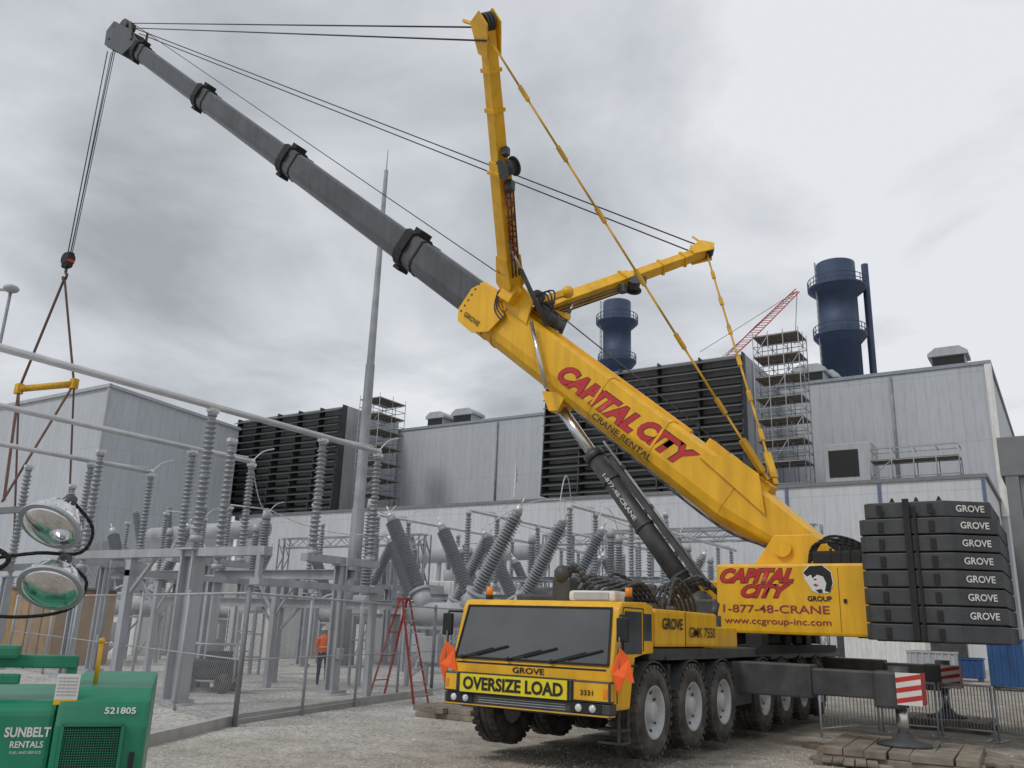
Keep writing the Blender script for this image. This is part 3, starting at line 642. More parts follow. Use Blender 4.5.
# ---- boom
B0=on_y(815,549,TY); B1=on_y(119,37,TY)
bd=(B1-B0).normalized(); bn=V((bd.z,0,-bd.x)); LB=(B1-B0).length
YV=V((0,1,0)); BR=Matrix((bd,YV,bd.cross(YV))).transposed()
def sb(x,y): return (on_y(x,y,TY)-B0).dot(bd)
def sn(x,y): return (on_y(x,y,TY)-B0).dot(bn)
def BP(s,n,yy=0): return B0+bd*s+bn*n+V((0,yy,0))
def bsec(g,s0,s1,h,w,h1=None,n0=0,n1=None):
    h1=h1 or h; n1=n0 if n1 is None else n1
    pr=[(.5,-.36),(.43,-.5),(-.16,-.5),(-.33,-.42),(-.45,-.24),(-.5,0),(-.45,.24),(-.33,.42),(-.16,.5),(.43,.5),(.5,.36)]
    a=[g.bm.verts.new(BP(s0,p[0]*h+n0,p[1]*w)) for p in pr]; b=[g.bm.verts.new(BP(s1,p[0]*h1+n1,p[1]*w)) for p in pr]; n=len(pr)
    g.bm.faces.new(a[::-1]); g.bm.faces.new(b)
    for k in range(n): g.bm.faces.new((a[k],a[(k+1)%n],b[(k+1)%n],b[k]))
    g._mark(a+b)
sE=sb(484,303); NB=-.22; HB=1.42
g=MB(YEL)
bsec(g,2.2,sE-.3,HB,1.12,n0=NB,n1=-.12)
bsec(g,-.35,2.2,.80,1.12,HB,-.08,NB)
bsec(g,sE-.85,sE+.02,1.52,1.30,n0=-.10)
bsec(g,sE-1.35,sE-1.2,1.50,1.20,n0=-.12)
for s_ in (2.2,4.6,6.8): bsec(g,s_,s_+.07,HB+.03,1.15,n0=NB+.10*s_/sE)
for ss in(-1,1):
    g.prism([BP(sE-1.5,.2,ss*.655),BP(sE-.7,.64,ss*.655),BP(sE-.10,.60,ss*.655),BP(sE+.15,.25,ss*.655),BP(sE+.15,-.5,ss*.655),BP(sE-.10,-.82,ss*.655),BP(sE-.8,-.84,ss*.655),BP(sE-1.35,-.5,ss*.655)],(0,.05*ss,0))
    g.prism([BP(1.2,.0,ss*.59),BP(1.9,.70,ss*.59),BP(2.7,.70,ss*.59),BP(3.4,.2,ss*.59)],(0,.05*ss,0))
g.beam(BP(1.6,.50),BP(3.6,.58),.5,.25,up=bn)
g.beam(BP(4.2,.54),BP(sE-1.9,.62),.16,.12,up=bn)
boom=part(g,'boom',crane)
g=MB(DARK)
for k in range(6):
    g.cyl(BP(sE-.0,.5-.2*k,-.72),BP(sE-.0,.5-.2*k,-.695),.035,seg=6)
part(g,'head_bolt',boom)
g=MB(DARK); g.cyl(BP(2.3,.72,-.5),BP(2.3,.72,.5),.18,seg=12); part(g,'pendant_anchor',boom)
g=MB(DARK); g.curve([BP(.6,-.5,-.50),BP(2,-.90,-.42),BP(5,-.88,-.42),BP(7,-.85,-.42)],.035,6); part(g,'boom_hose',boom)
secs=[(sE,sb(408,248),1.20,1.0),(sb(408,248),sb(288,160),1.08,.9),(sb(288,160),sb(202,95),.96,.8),(sb(202,95),sb(140,48),.84,.7)]
for i,(s0,s1,h,w_) in enumerate(secs):
    g=MB(BOOMG); bsec(g,s0-.2,s1,h,w_)
    g.use(BLACK); bsec(g,s1-.42,s1-.02,h+.14,w_+.14); bsec(g,s1-1.0,s1-.92,h+.05,w_+.05)
    g.box(BP(s1-.25,h/2+.14),(.3,w_*.6,.18),0,BR)
    g.box(BP(s1-.25,-h/2-.10),(.3,w_*.5,.12),0,BR)
    for ss in(-1,1): g.box(BP(s1-.3,.1,ss*(w_/2+.08)),(.3,.08,.4),0,BR)
    part(g,'telescopic_section',boom)
sH=sb(140,48)
g=MB(BOOMG)
for ss in(-1,1):
    g.prism([BP(sH-.2,.45,ss*.34),BP(sH+1.0,.7,ss*.34),BP(LB+.5,.55,ss*.34),BP(LB+.7,-.1,ss*.34),BP(LB+.1,-.75,ss*.34),BP(sH+.5,-.6,ss*.34)],(0,.05*ss,0))
g.use(DARK)
for k in(-.24,-.12,0,.12,.24):
    g.cyl(BP(LB,-.35,k-.03),BP(LB,-.35,k+.03),.42,seg=24); g.cyl(BP(LB-.3,.65,k-.03),BP(LB-.3,.65,k+.03),.36,seg=24)
g.cyl(BP(LB,-.35,-.42),BP(LB,-.35,.42),.09); g.cyl(BP(LB+.3,.3,-.4),BP(LB+.3,.3,.4),.07)
g.beam(BP(LB+.4,.3),BP(LB+1.0,.5),.15)
for ss in(-1,1): g.beam(BP(sH+.4,.3,ss*.4),BP(sH+1.2,1.0,ss*.5),.12)
part(g,'boom_head',boom)
yB=TY-.562
def BT(x,y): p=on_y(x,y,yB); return V((p.x,yB,p.z))
def blet(s_,pl,pr,h,mt,sh,bo,off=0):
    a,b=BT(*pl),BT(*pr); c=(a+b)/2; text(s_,boom,c,-bd,bn,(b-a).length,h,mt,shear=sh,bold=bo,out=.008+off)
blet('CAPITAL',(560,371),(637,425),.60,LSH,.4,.075,-.002); blet('CAPITAL',(560,371),(636,425),.56,RED,.4,.045)
blet('CITY',(640,425),(694,464),.60,LSH,.4,.075,-.002); blet('CITY',(640,425),(693,464),.56,RED,.4,.045)
blet('CRANE RENTAL',(592,416),(652,458),.17,BLACK,0,.015)
text('GROVE',boom,BP(sE-.55,-.50,-.72),-bd,bn,.72,.15,BLACK,bold=.015,out=.02)
# luffing cylinder
cb_=on_y(700,606,TY); ct=on_y(559,406,TY); cdv=(ct-cb_).normalized(); cl=(ct-cb_).length
ns=V((0,1,0)).cross(cdv).normalized()
if ns.z<0: ns=-ns
g=MB(DARK); g.cyl(cb_,cb_+cdv*cl*.70,.25,seg=28); g.cyl(cb_+cdv*cl*.70,cb_+cdv*(cl*.70+.22),.29,seg=28); g.ball(cb_,.38,14)
for f_ in(.12,.35,.58): g.cyl(cb_+cdv*cl*f_,cb_+cdv*(cl*f_+.08),.275,seg=28)
cy_=part(g,'luffing_cylinder',crane)
g=MB(CHROME); g.cyl(cb_+cdv*cl*.7,ct,.16,seg=20); part(g,'cylinder_rod',cy_)
g=MB(DARK); g.beam(cb_+ns*.42+cdv*.2,cb_+ns*.36+cdv*cl*.66,.26,.14); g.use(GALV)
g.cyl(cb_+ns*.52+cdv*.2,cb_+ns*.46+cdv*cl*.74,.035,seg=8)
g.use(DARK)
for f_ in(.2,.4,.6): g.beam(cb_+ns*.2+cdv*cl*f_,cb_+ns*.52+cdv*cl*f_,.12)
part(g,'hydraulic_line',cy_)
g=MB(YEL); g.prism([ct+V((-.40,-.33,.42)),ct+V((.42,-.33,.25)),ct+V((.15,-.33,-.22)),ct+V((-.15,-.33,-.20))],(0,.66,0)); part(g,'cylinder_head_lug',cy_)
text('1-877-48-CRANE',cy_,cb_+cdv*cl*.50+V((0,-.262,0)),-cdv,ns,1.55,.11,WHITE,bold=.01,out=.025)
g=MB(CHROME); g.cyl(on_y(531,322,TY-.8),on_y(546,388,TY-.8),.06,seg=10); part(g,'tilt_cylinder',crane)
# ---- superlift masts
sM,nM=sb(524,302),sn(524,302)
tips=[at_d(487,24,18.6),at_d(706,251,27.8)]
bases=[on_y(511,286,TY-.75),on_y(537,312,TY+.6)]
for i,tip in enumerate(tips):
    ss=-1 if i==0 else 1
    base=bases[i]; dv_=(tip-base).normalized(); ln=(tip-base).length
    upm=bd
    g=MB(YEL)
    g.beam(base-dv_*.2,base+dv_*ln*.52,.50,.46,up=upm,w2=.46,h2=.42,bev=.02); g.beam(base+dv_*ln*.52,base+dv_*ln*.98,.36,.34,up=upm,w2=.33,h2=.30,bev=.02)
    x,y,z=g.frame(base,tip,upm)
    for f_ in(.06,.47,.70,.84): g.beam(base+dv_*(ln*f_),base+dv_*(ln*f_+.10),.56 if f_<.5 else .42,.52 if f_<.5 else .40,up=upm)
    for k in(-1,1):
        g.prism([tip+x*k*.2-dv_*.8-y*.18,tip+x*k*.2+dv_*.05-y*.30,tip+x*k*.2+dv_*.35+y*.0,tip+x*k*.2+dv_*.05+y*.40,tip+x*k*.2-dv_*.7+y*.18],x*.04*k)
        g.beam(tip+x*k*.18+y*.2,tip+x*k*.18+y*.75+dv_*.05,.10,.07)
        g.prism([base+x*k*.25+dv_*.1-y*.32,base+x*k*.25+dv_*1.0-y*.24,base+x*k*.25+dv_*1.0+y*.24,base+x*k*.25+dv_*.1+y*.36,base+x*k*.25-dv_*.3],x*.03*k)
    mast=part(g,'guying_mast',crane)
    g=MB(DARK)
    for k in(-.1,0,.1): g.cyl(tip+x*(k-.03)+dv_*.05,tip+x*(k+.03)+dv_*.05,.24,seg=20)
    part(g,'mast_sheave',mast)
    wy=y if (y.dot(bd)<0) else -y
    dc=base+dv_*ln*.50+wy*.36
    g=MB(DARK); g.cyl(dc-x*.2,dc+x*.2,.2,seg=20)
    for k in(-1,1): g.cyl(dc+x*k*.2,dc+x*k*.23,.28,seg=20)
    g.box(dc-dv_*.5,(.24,.24,.3),.04); g.box(dc+dv_*.45-wy*.05,(.2,.2,.25),.04); part(g,'mast_winch',mast)
    g=MB(DARK)
    for kk in(-.12,0,.12): g.tube([base+wy*.30+x*kk+dv_*.4,base+wy*.32+x*kk+dv_*1.6,dc+x*kk-dv_*.6],.025,6)
    part(g,'mast_hose',mast)
    g=MB(DARK); c0=BP(sM-1.5,.65,ss*.4); c1=base+dv_*1.5; g.cyl(c0,c0.lerp(c1,.65),.07,seg=10); g.use(CHROME).cyl(c0.lerp(c1,.65),c1,.04,seg=8); part(g,'mast_cylinder',mast)
    if i==0:
        # lettering runs up the broad face that looks at the yard
        mid=base+dv_*ln*.29; tocam=(CAM-mid).normalized()
        cands=[x,-x,y,-y]; face=max(cands,key=lambda v_:v_.dot(tocam)); hw=.25 if abs(face.dot(x))>.5 else .235
        xd=dv_; yd=face.cross(xd)
        text('CAPITAL CITY',mast,mid+face*(hw+.0),xd,yd,2.5,.28,RED,shear=.3,bold=.03,out=.045)
g=MB(YEL)
g.beam(BP(sM,.70,-.95),BP(sM,.70,.85),.5,.3,up=bn,bev=.03)
for ss in(-1,1):
    g.prism([BP(sM-1.0,.35,ss*.55),BP(sM-.7,1.05,ss*.55),BP(sM+.1,1.25,ss*.55),BP(sM+.5,.9,ss*.55),BP(sM+.7,.4,ss*.55)],(0,.07*ss,0)); g.cyl(BP(sM-.1,.95,ss*.95),BP(sM-.1,.95,ss*.4),.17,seg=14)
g.cyl(BP(sM+.35,1.05,-.5),BP(sM+.35,1.05,.5),.12)
g.beam(BP(sM-.6,1.0,-.3),BP(sM-.9,1.75,.3),.22,.18); g.ball(BP(sM-.95,1.8,.3),.2,8); g.beam(BP(sM-.4,.9,.2),BP(sM-1.4,1.2,.5),.16)
part(g,'mast_frame',crane)
g=MB(DARK); g.cyl(BP(sM-.55,1.15,-.35),BP(sM-.55,1.15,.35),.24,seg=16); g.box(BP(sM-.9,.95),(.6,.5,.3),.04,BR); g.cyl(BP(sM-1.3,.85,-.4),BP(sM-1.3,.85,.4),.2,seg=16)
for k in range(3): g.curve([BP(sM-.4,1.0,-.4),BP(sM-.8-.1*k,1.4+.1*k,-.4),BP(sM-1.3,1.0,-.2),BP(sM-1.5,.6,.1)],.025,6)
part(g,'rope_drum',crane)
g=MB(DARK)
for k in range(3): g.curve([BP(sM+.2,.9,-.62),BP(sM+.35+.05*k,.7,-.76),BP(sM+.2,.35-.1*k,-.75),BP(sM-.3,.2-.1*k,-.73)],.02,6)
part(g,'hose_bundle',crane)
for i,(p0,p1) in enumerate(((tips[0]-V((0,0,.3)),BP(1.9,.78,-.5)),(tips[1],BP(1.9,.78,.5)))):
    g=MB(YEL2); d=(p1-p0); n=7
    for k in range(n):
        a=p0+d*(k/n); b=p0+d*((k+1)/n); g.cyl(a,b,.032,seg=6); 
        u=(b-a).normalized(); g.beam(b-u*.22,b+u*.22,.11,.07)
        if k==n-1: g.beam(b-u*.9,b,.17,.12)
    part(g,'pendant_rod',crane)
for p_,q_ in((tips[0]-Z*.1,BP(LB-.6,.85,-.25)),(tips[0]-Z*.5,BP(LB-1.2,.75,-.25)),(tips[1]+Z*.1,BP(LB-.6,.85,.25)),(tips[1]-Z*.25,BP(LB-1.2,.75,.25))):
    g=MB(ROPE); g.cyl(p_,q_,.026,seg=6); part(g,'guy_rope',crane)
g=MB(ROPE); g.cyl(BP(sM+.2,1.1),BP(LB-.4,1.0),.018,seg=5); part(g,'hoist_rope',crane)
g=MB(ROPE); g.cyl(BP(3.0,.7,0),BP(sM-.6,1.15,.0),.02,seg=5); part(g,'hoist_rope',crane)
hk=at_d(67,266,(B1-CAM).dot(FH)); tp=BP(LB+.1,-.8)
hk=V((tp.x-.3,tp.y,hk.z))
for k in(-1,1):
    for a_,b_,c_,r_ in((.28,0,.12,.028),(.18,.15,.07,.02)):
        g=MB(ROPE); g.cyl(tp+V((k*a_,b_,0)),hk+V((k*c_,b_*.7,.9)),r_,seg=5); part(g,'hoist_rope',crane)
g=MB(BLACK); g.box(hk+V((0,0,.5)),(.55,.34,.8),.1); g.cyl(hk+V((0,-.2,.55)),hk+V((0,.2,.55)),.3,seg=16); g.use(REDP).lh(hk+V((-.29,-.18,.35)),hk+V((.29,.18,.5)))
g.use(DARK).tube([hk+V((0,0,.1)),hk+V((0,0,-.15)),hk+V((.16,0,-.3)),hk+V((.1,0,-.5)),hk+V((-.1,0,-.5)),hk+V((-.16,0,-.35))],.07,8); part(g,'hook_block',crane)
dh=(hk-CAM).dot(FH); e1=at_d(19,389,dh); e2=at_d(74,384,dh); mdx=(e1+e2)/2
sp=thing('lifting_spreader','yellow spreader bar with brown slings hanging from the hook','lifting beam',mdx)
g=MB(YEL2); g.cyl(e1,e2,.16,seg=14); 
for e_ in(e1,e2): g.box(e_,(.35,.3,.5),.04)
part(g,'bar',sp)
h0=hk+V((0,0,-.45))
for p_,q_,w_ in((h0,e1,.13),(h0,e2,.13),(e1,at_d(4,500,dh-3),.12),(e2,at_d(2,502,dh-2),.12),(e1,at_d(14,540,dh),.08),(e2,at_d(68,535,dh),.08)):
    g=MB(SLING); g.beam(p_,q_,w_,.06); part(g,'sling',sp)

# ================================================================= SUBSTATION
def insul(g,p,q,r,n=16,mt=PORC,seg=14):
    p,q=V(p),V(q); Lq=(q-p).length; prof=[(r*.62,0),(r*.62,.05*Lq)]
    for i in range(n):
        a=.05*Lq+.9*Lq*i/n; st=.9*Lq/n; prof+=[(r*.58,a),(r*.58,a+st*.25),(r,a+st*.45),(r,a+st*.55),(r*.6,a+st*.95)]
    prof+=[(r*.62,.95*Lq),(r*.62,Lq)]
    g.use(mt).lathe(prof,p,q-p,seg)
def post(t,x,y,z0,z1,r=.15,n=22):
    g=MB(PORC); insul(g,(x,y,z0),(x,y,z1),r,n); g.use(GALV).cyl((x,y,z0-.08),(x,y,z0+.06),r*1.0,seg=12); g.cyl((x,y,(z0+z1)/2-.07),(x,y,(z0+z1)/2+.07),r*.75,seg=12); g.cyl((x,y,z1-.05),(x,y,z1+.08),r*.8,seg=12); return part(g,'post_insulator',t)
BZ=7.0
def stand(x,y,ys,zc=3.75,lab='galvanised bus support stand with grey post insulators',w_=.26):
    t=thing('bus_support_stand',lab,'substation support',(x,y,0),group='bus support stands')
    g=MB(GALV)
    for dx in(-w_/2,w_/2): g.lh((x+dx-.03,y-w_/2,.1),(x+dx+.03,y+w_/2,zc-.2))
    g.lh((x-w_/2,y-.02,.1),(x+w_/2,y+.02,zc-.2)); g.lh((x-.3,y-.3,.05),(x+.3,y+.3,.12)); g.lh((x-w_*.8,y-w_*.8,zc-.25),(x+w_*.8,y+w_*.8,zc-.2))
    if len(ys)>1: g.lh((x-.14,y+min(ys)-.3,zc-.2),(x+.14,y+max(ys)+.3,zc))
    part(g,'column',t)
    g=MB(CONC); g.cyl((x,y,-.1),(x,y,.05),.42,seg=20); part(g,'footing',t)
    for d in ys: post(t,x,y+d,zc+.05,BZ-.12)
    for d in ys: 
        g=MB(ALU); g.box((x,y+d,BZ-.02),(.16,.3,.12),.02)
        if d==max(ys) and len(ys)>1: g.curve([V((x,y+d,BZ+.1)),V((x,y+d+.4,BZ+.5)),V((x,y+d+.9,BZ+.7))],.022)
        part(g,'bus_clamp',t)
    if len(ys)>1:
        g=MB(ALU); g.cyl((x,y+ys[0],BZ+.12),(x,y+ys[1]-.2,BZ+.2),.035,seg=8); part(g,'switch_blade',t)
        g=MB(GALV); g.cyl((x+.2,y,1.0),(x+.2,y,zc),.03,seg=6); g.box((x+.22,y,1.1),(.14,.2,.3),.02); part(g,'operating_rod',t)
    return t
PX=(-17.8,-23.1,-28.6)
s0_=stand(PX[0],13.6,(0,),lab='thick galvanised bus support column with one post insulator',w_=.40)
s1=stand(-20.4,16.4,(0,),zc=3.3,lab='galvanised bus support column with one post insulator')
s2=stand(PX[0],18.7,(-1.2,1.2))
for X in PX[1:]: dup(s2,loc=(X,18.3,0))
for Y in(33.5,43.5,52): 
    for X in PX: dup(s2,loc=(X,Y,0))
for (X,Y) in((-34.5,20),(-40,21),(-37,30),(-45.5,30),(-38,38),(-50,36),(-17.8,38.5),(-23.1,38.5),(-28.6,28),(-26,15.8),(-31.5,16.5),(-32,24.5),(-16.2,37),(-34,34),(-43,35),(-14.8,35.6),(-21,46.5),(-26,55),(-30,41)): dup(s1,loc=(X,Y,0))
for (X,Y) in((-33.5,28.5),(-39,29),(-36,42),(-33,47),(-39,47)): dup(s2,loc=(X,Y,0))
for X,y0,y1 in((PX[0],1.5,19.9),(PX[1],3.,19.5),(PX[2],4,19.5),(PX[0],32.3,54),(PX[1],32.3,54),(PX[2],32.3,54)):
    g=MB(ALU); g.cyl((X,y0,BZ+.09),(X,y1,BZ+.09),.085,seg=14); g.ball((X,y1,BZ+.09),.11,8); solo(g,'bus_pipe','long straight aluminium bus tube carried on post insulators','bus bar',(X,y0,BZ),group='aluminium bus tubes')
for Y,z,legs in((18.9,3.4,(-26.4,-20.6)),(20.6,2.6,(-26.4,-22.2)),(35.2,3.4,(-26.4,-20.4)),(41,4.6,(-26.4,-20.4)),(45,3.4,(-26.4,-20.4))):
    g=MB(GALV); x0,x1=-29.2,-17.4
    g.lh((x0,Y-.14,z),(x1,Y+.14,z+.02)); g.lh((x0,Y-.14,z-.26),(x1,Y+.14,z-.24)); g.lh((x0,Y-.012,z-.24),(x1,Y+.012,z))
    for xx in legs: g.beam((xx,Y,z-.25),(xx,Y,.0),.18); g.beam((xx,Y,z*.6),(xx+.9,Y,z-.25),.07); g.beam((xx,Y,z*.6),(xx-.9,Y,z-.25),.07)
    solo(g,'cross_beam','galvanised steel cross beam frame between bus supports','steel frame',(x1,Y,0),group='cross beam frames')
g=MB(GALV)
g.lh((-22.5,13.45,3.35),(-15.2,13.7,3.55)); g.lh((-15.5,13.4,2.7),(-15.2,17.5,2.85)); g.beam((-15.35,17.4,0),(-15.35,17.4,2.9),.16); g.beam((-15.35,13.5,2.7),(-15.35,13.5,3.4),.12); g.beam((-20.2,13.6,0),(-20.2,13.6,3.4),.2); g.beam((-20.2,13.6,2.4),(-19.2,13.6,3.4),.08); g.lh((-20.3,13.5,2.9),(-20.1,18.8,3.05)); solo(g,'cross_beam','galvanised steel cross beam carrying operating linkage','steel frame',(-18,13.6,0),group='cross beam frames')
mp=at_d(388,150,40); bpz=V((mp.x,mp.y,0))
t=thing('lightning_mast','tall tapered grey steel lightning mast','mast',bpz)
g=MB(GALVD); zt=mp.z-1.2; g.lathe([(.34,0),(.30,7),(.26,7.02),(.22,14),(.19,14.02),(.10,zt),(.03,zt),(.02,zt+1.2)],bpz,Z,14); g.lathe([(.5,0),(.5,.06),(.34,.07)],bpz,Z,14); part(g,'shaft',t)
pp=at_d(11,290,30); t=thing('camera_pole','thin grey pole topped by a small round camera housing','pole',(pp.x,pp.y,0))
g=MB(GALVD); g.cyl((pp.x,pp.y,0),(pp.x,pp.y,pp.z),.06,seg=8); part(g,'pole',t)
g=MB(GREY); g.ball((pp.x,pp.y,pp.z+.05),.28,12,(1,1,.55)); g.beam((pp.x,pp.y,pp.z),pp-R0*.7,.08); part(g,'housing',t)
def breaker(x,y):
    t=thing('circuit_breaker','grey dead tank circuit breaker with two slanted ribbed bushings','circuit breaker',(x,y,0),group='circuit breakers')
    g=MB(GREY); g.cyl((x-1.4,y,2.3),(x+1.4,y,2.3),.38,seg=24); g.lathe([(.0,-.12),(.28,-.08),(.42,0)],(x-1.4,y,2.3),(1,0,0),20); g.lathe([(.42,0),(.28,.08),(.0,.12)],(x+1.4,y,2.3),(1,0,0),20)
    for s_ in(-1,1): 
        d=V((s_*.5,0,.86)).normalized(); p=V((x+s_*.85,y,2.45)); g.cyl(p,p+d*.65,.31,seg=18); g.cyl(p+d*.6,p+d*.7,.37,seg=18)
    part(g,'tank',t)
    for s_ in(-1,1):
        d=V((s_*.5,0,.86)).normalized(); p=V((x+s_*.85,y,2.45))+d*.7
        g=MB(PORC); insul(g,p,p+d*2.9,.27,24); g.use(ALU).cyl(p+d*2.9,p+d*3.15,.16,.1,seg=12); g.cyl(p+d*3.15,p+d*3.4,.03,seg=6); part(g,'bushing',t)
    g=MB(GALV)
    for sx in(-1,1):
        for sy in(-.5,.5): g.beam((x+sx*1.1,y+sy,0),(x+sx*1.1,y+sy,1.95),.12)
        g.beam((x+sx*1.1,y-.55,1.9),(x+sx*1.1,y+.55,1.9),.12); g.beam((x+sx*1.1,y-.5,.2),(x+sx*1.1,y+.5,1.8),.05)
    g.beam((x-1.1,y-.5,1.85),(x+1.1,y-.5,1.85),.09); g.beam((x-1.1,y-.5,.2),(x+1.1,y-.5,1.8),.06); part(g,'support_frame',t)
    g=MB(GREY); g.lh((x-.4,y-.9,.8),(x+.4,y-.55,1.6),.03); part(g,'control_box',t)
    return t
bk=breaker(-17.6,23.6)
for (X,Y) in((-17.6,26.6),(-17.6,29.6),(-23.3,30.3),(-29.5,31.5),(-34.8,24),(-39.5,33),(-23.5,36),(-17.6,40.5),(-24,42)): dup(bk,loc=(X,Y,0))
def itrans(x,y,h=5.6):
    t=thing('instrument_transformer','tall grey instrument transformer on steel pedestal','transformer',(x,y,0),group='instrument transformers')
    g=MB(GALV); 
    for sx in(-.22,.22):
        for sy in(-.22,.22): g.beam((x+sx,y+sy,0),(x+sx,y+sy,2.2),.07)
    for z in(.6,1.4,2.17): 
        for s_ in(-.22,.22): g.beam((x-.22,y+s_,z),(x+.22,y+s_,z),.05); g.beam((x+s_,y-.22,z),(x+s_,y+.22,z),.05)
    part(g,'pedestal',t)
    g=MB(GREY); g.lh((x-.28,y-.28,2.2),(x+.28,y+.28,2.8),.04); part(g,'tank',t)
    g=MB(PORC); insul(g,(x,y,2.8),(x,y,h),.21,24); g.use(GREY).cyl((x,y,h),(x,y,h+.35),.18,.14,seg=14); part(g,'bushing',t); return t
it=itrans(-19.6,21.8)
for (X,Y) in((-25.6,22.6),(-16.3,34),(-20.5,43),(-27,38),(-16.2,45),(-36,26),(-43,26),(-15.6,31.8),(-20.2,33.2),(-14.9,38.4),(-31.5,35.5),(-26,49),(-30,26)): dup(it,loc=(X,Y,0))
def gantry(x0,x1,y,h,lab='galvanised lattice steel gantry frame'):
    t=thing('steel_gantry',lab,'gantry',(x0,y,0),group='steel gantries')
    for x in(x0,x1):
        g=MB(GALVD)
        for sx in(-.3,.3):
            for sy in(-.3,.3): g.beam((x+sx,y+sy,0),(x+sx,y+sy,h),.09)
        n=int(h/1.1)
        for i in range(n):
            z=i*1.1; k=1 if i%2 else -1
            for sy in(-.3,.3): g.beam((x-.3*k,y+sy,z),(x+.3*k,y+sy,z+1.1),.05)
            for sx in(-.3,.3): g.beam((x+sx,y-.3*k,z),(x+sx,y+.3*k,z+1.1),.05)
        part(g,'leg',t)
    g=MB(GALVD); n=int((x1-x0)/1.0); dx=(x1-x0)/n
    for sy in(-.3,.3):
        for z in(h-.7,h): g.beam((x0,y+sy,z),(x1,y+sy,z),.09)
        for i in range(n): 
            k=i%2; g.beam((x0+i*dx,y+sy,h-.7*k),(x0+(i+1)*dx,y+sy,h-.7*(1-k)),.05)
    part(g,'girder',t)
gantry(-33,-15.5,56,8.6); gantry(-33,-15.5,66,10); gantry(-52,-38,48,8.0)
def platform(x0,x1,y0,y1,h,lab):
    t=thing('equipment_platform',lab,'steel platform',(x0,y0,0),group='steel platforms')
    g=MB(GALV); nx=max(1,int((x1-x0)/3)); 
    for i in range(nx+1):
        x=x0+(x1-x0)*i/nx
        for y in(y0,y1): g.beam((x,y,0),(x,y,h),.18)
        g.beam((x,y0,h),(x,y1,h),.2)
    for y in(y0,y1): g.beam((x0,y,h),(x1,y,h),.22); g.beam((x0,y,h*.5),(x1,y,h*.5),.1)
    part(g,'frame',t)
    g=MB(GALVD); 
    for i in range(nx*2+1):
        x=x0+(x1-x0)*i/(nx*2); g.beam((x,y0,h),(x,y0,h+1.1),.05)
    for z in(.55,1.1): g.beam((x0,y0,h+z),(x1,y0,h+z),.05)
    part(g,'handrail',t)
    return t
platform(-30,-15.8,47.5,50,3.6,'galvanised steel platform with handrail'); platform(-34,-16,61,64,5.2,'galvanised steel platform with handrail'); platform(-22,-15.2,36.2,38,3.0,'galvanised steel platform with handrail')
def cable(p,q,sag,r=.02,mt=ALU):
    p,q=V(p),V(q); pts=[]
    for k in range(13): f=k/12; pts.append(p.lerp(q,f)-Z*sag*4*f*(1-f))
    g=MB(mt); g.tube(pts,r,5); solo(g,'jumper_cable','thin sagging overhead jumper cable','cable',p,group='jumper cables')
cable((-17.8,19.9,7.1),(-19.6,21.8,5.9),.5); cable((-19.6,21.8,6.0),(-20.1,23.6,6.0),.4)
cable((-15.1,23.6,6.0),(-17.8,28,7.4),-.9); cable((-15.1,26.6,6.0),(-17.8,32.4,7.2),-1.2); cable((-20.1,29.6,6.0),(-17.8,33.4,7.2),-.6); cable((-15.1,29.6,6.0),(-16.3,34,5.9),-.8)
cable((-23.1,19.5,7.1),(-25.6,22.6,5.9),.4); cable((-25.6,22.6,6.0),(-25.8,30.3,6.0),.5)
cable((-17.8,33,7.2),(-17.8,56,8),.8); cable((-23.1,33,7.2),(-23.1,56,8),.8)
cable((-16,56,8.6),(-20,75,13),1.5); cable((-19,56,8.6),(-26,75,13),1.5); cable((-24,56,8.6),(-31,75,13),1.5)
tp_=at_d(180,560,56); x,y=tp_.x,tp_.y
t=thing('power_transformer','large pale grey power transformer with radiators and conservator','transformer',(x,y,0),group='power transformers')
g=MB(WHITE); g.lh((x-6,y-2,.4),(x+5,y+2,5.0),.08)
for i in range(10): g.lh((x-5.6+i*1.1,y-2.1,.5),(x-5.5+i*1.1,y-2,4.9))
part(g,'tank',t)
for k in range(5):
    g=MB(GREY)
    for i in range(9): g.lh((x-6.2+k*1.5+i*.13,y-4.2,1.2),(x-6.15+k*1.5+i*.13,y-2.6,6.2 if k<3 else 4.6),.0)
    g.cyl((x-5.7+k*1.5,y-4.0,5.9 if k<3 else 4.4),(x-5.7+k*1.5,y-2,5.9 if k<3 else 4.4),.12); part(g,'radiator',t)
g=MB(GREY); g.cyl((x-4,y+.5,7.0),(x+7,y+.5,7.2),.55,seg=20); g.beam((x-2,y+.5,5),(x-2,y+.5,7),.25); g.beam((x+4,y+.5,5),(x+4,y+.5,7),.25); part(g,'conservator',t)
for k in(-1,0,1):
    g=MB(PORC); p=V((x+k*2.6,y-.8,5.0)); d=V((k*.25,-.15,1)).normalized(); g.use(GREY).cyl(p,p+d*.9,.4,seg=16); insul(g,p+d*.9,p+d*3.6,.26,20); part(g,'bushing',t)
c=at_d(455,590,66); dup(t,loc=(c.x,c.y,0))
g=MB(GREY); 
tb=at_d(330,560,62); g.lh((tb.x-4,tb.y-2,0),(tb.x+4,tb.y+2,4.2),.08)
for i in range(7): g.lh((tb.x-3.8+i*.9,tb.y-3.4,.8),(tb.x-3.4+i*.9,tb.y-2,4.6))
solo(g,'auxiliary_transformer','grey auxiliary transformer with cooling fins','transformer',(tb.x,tb.y,0))
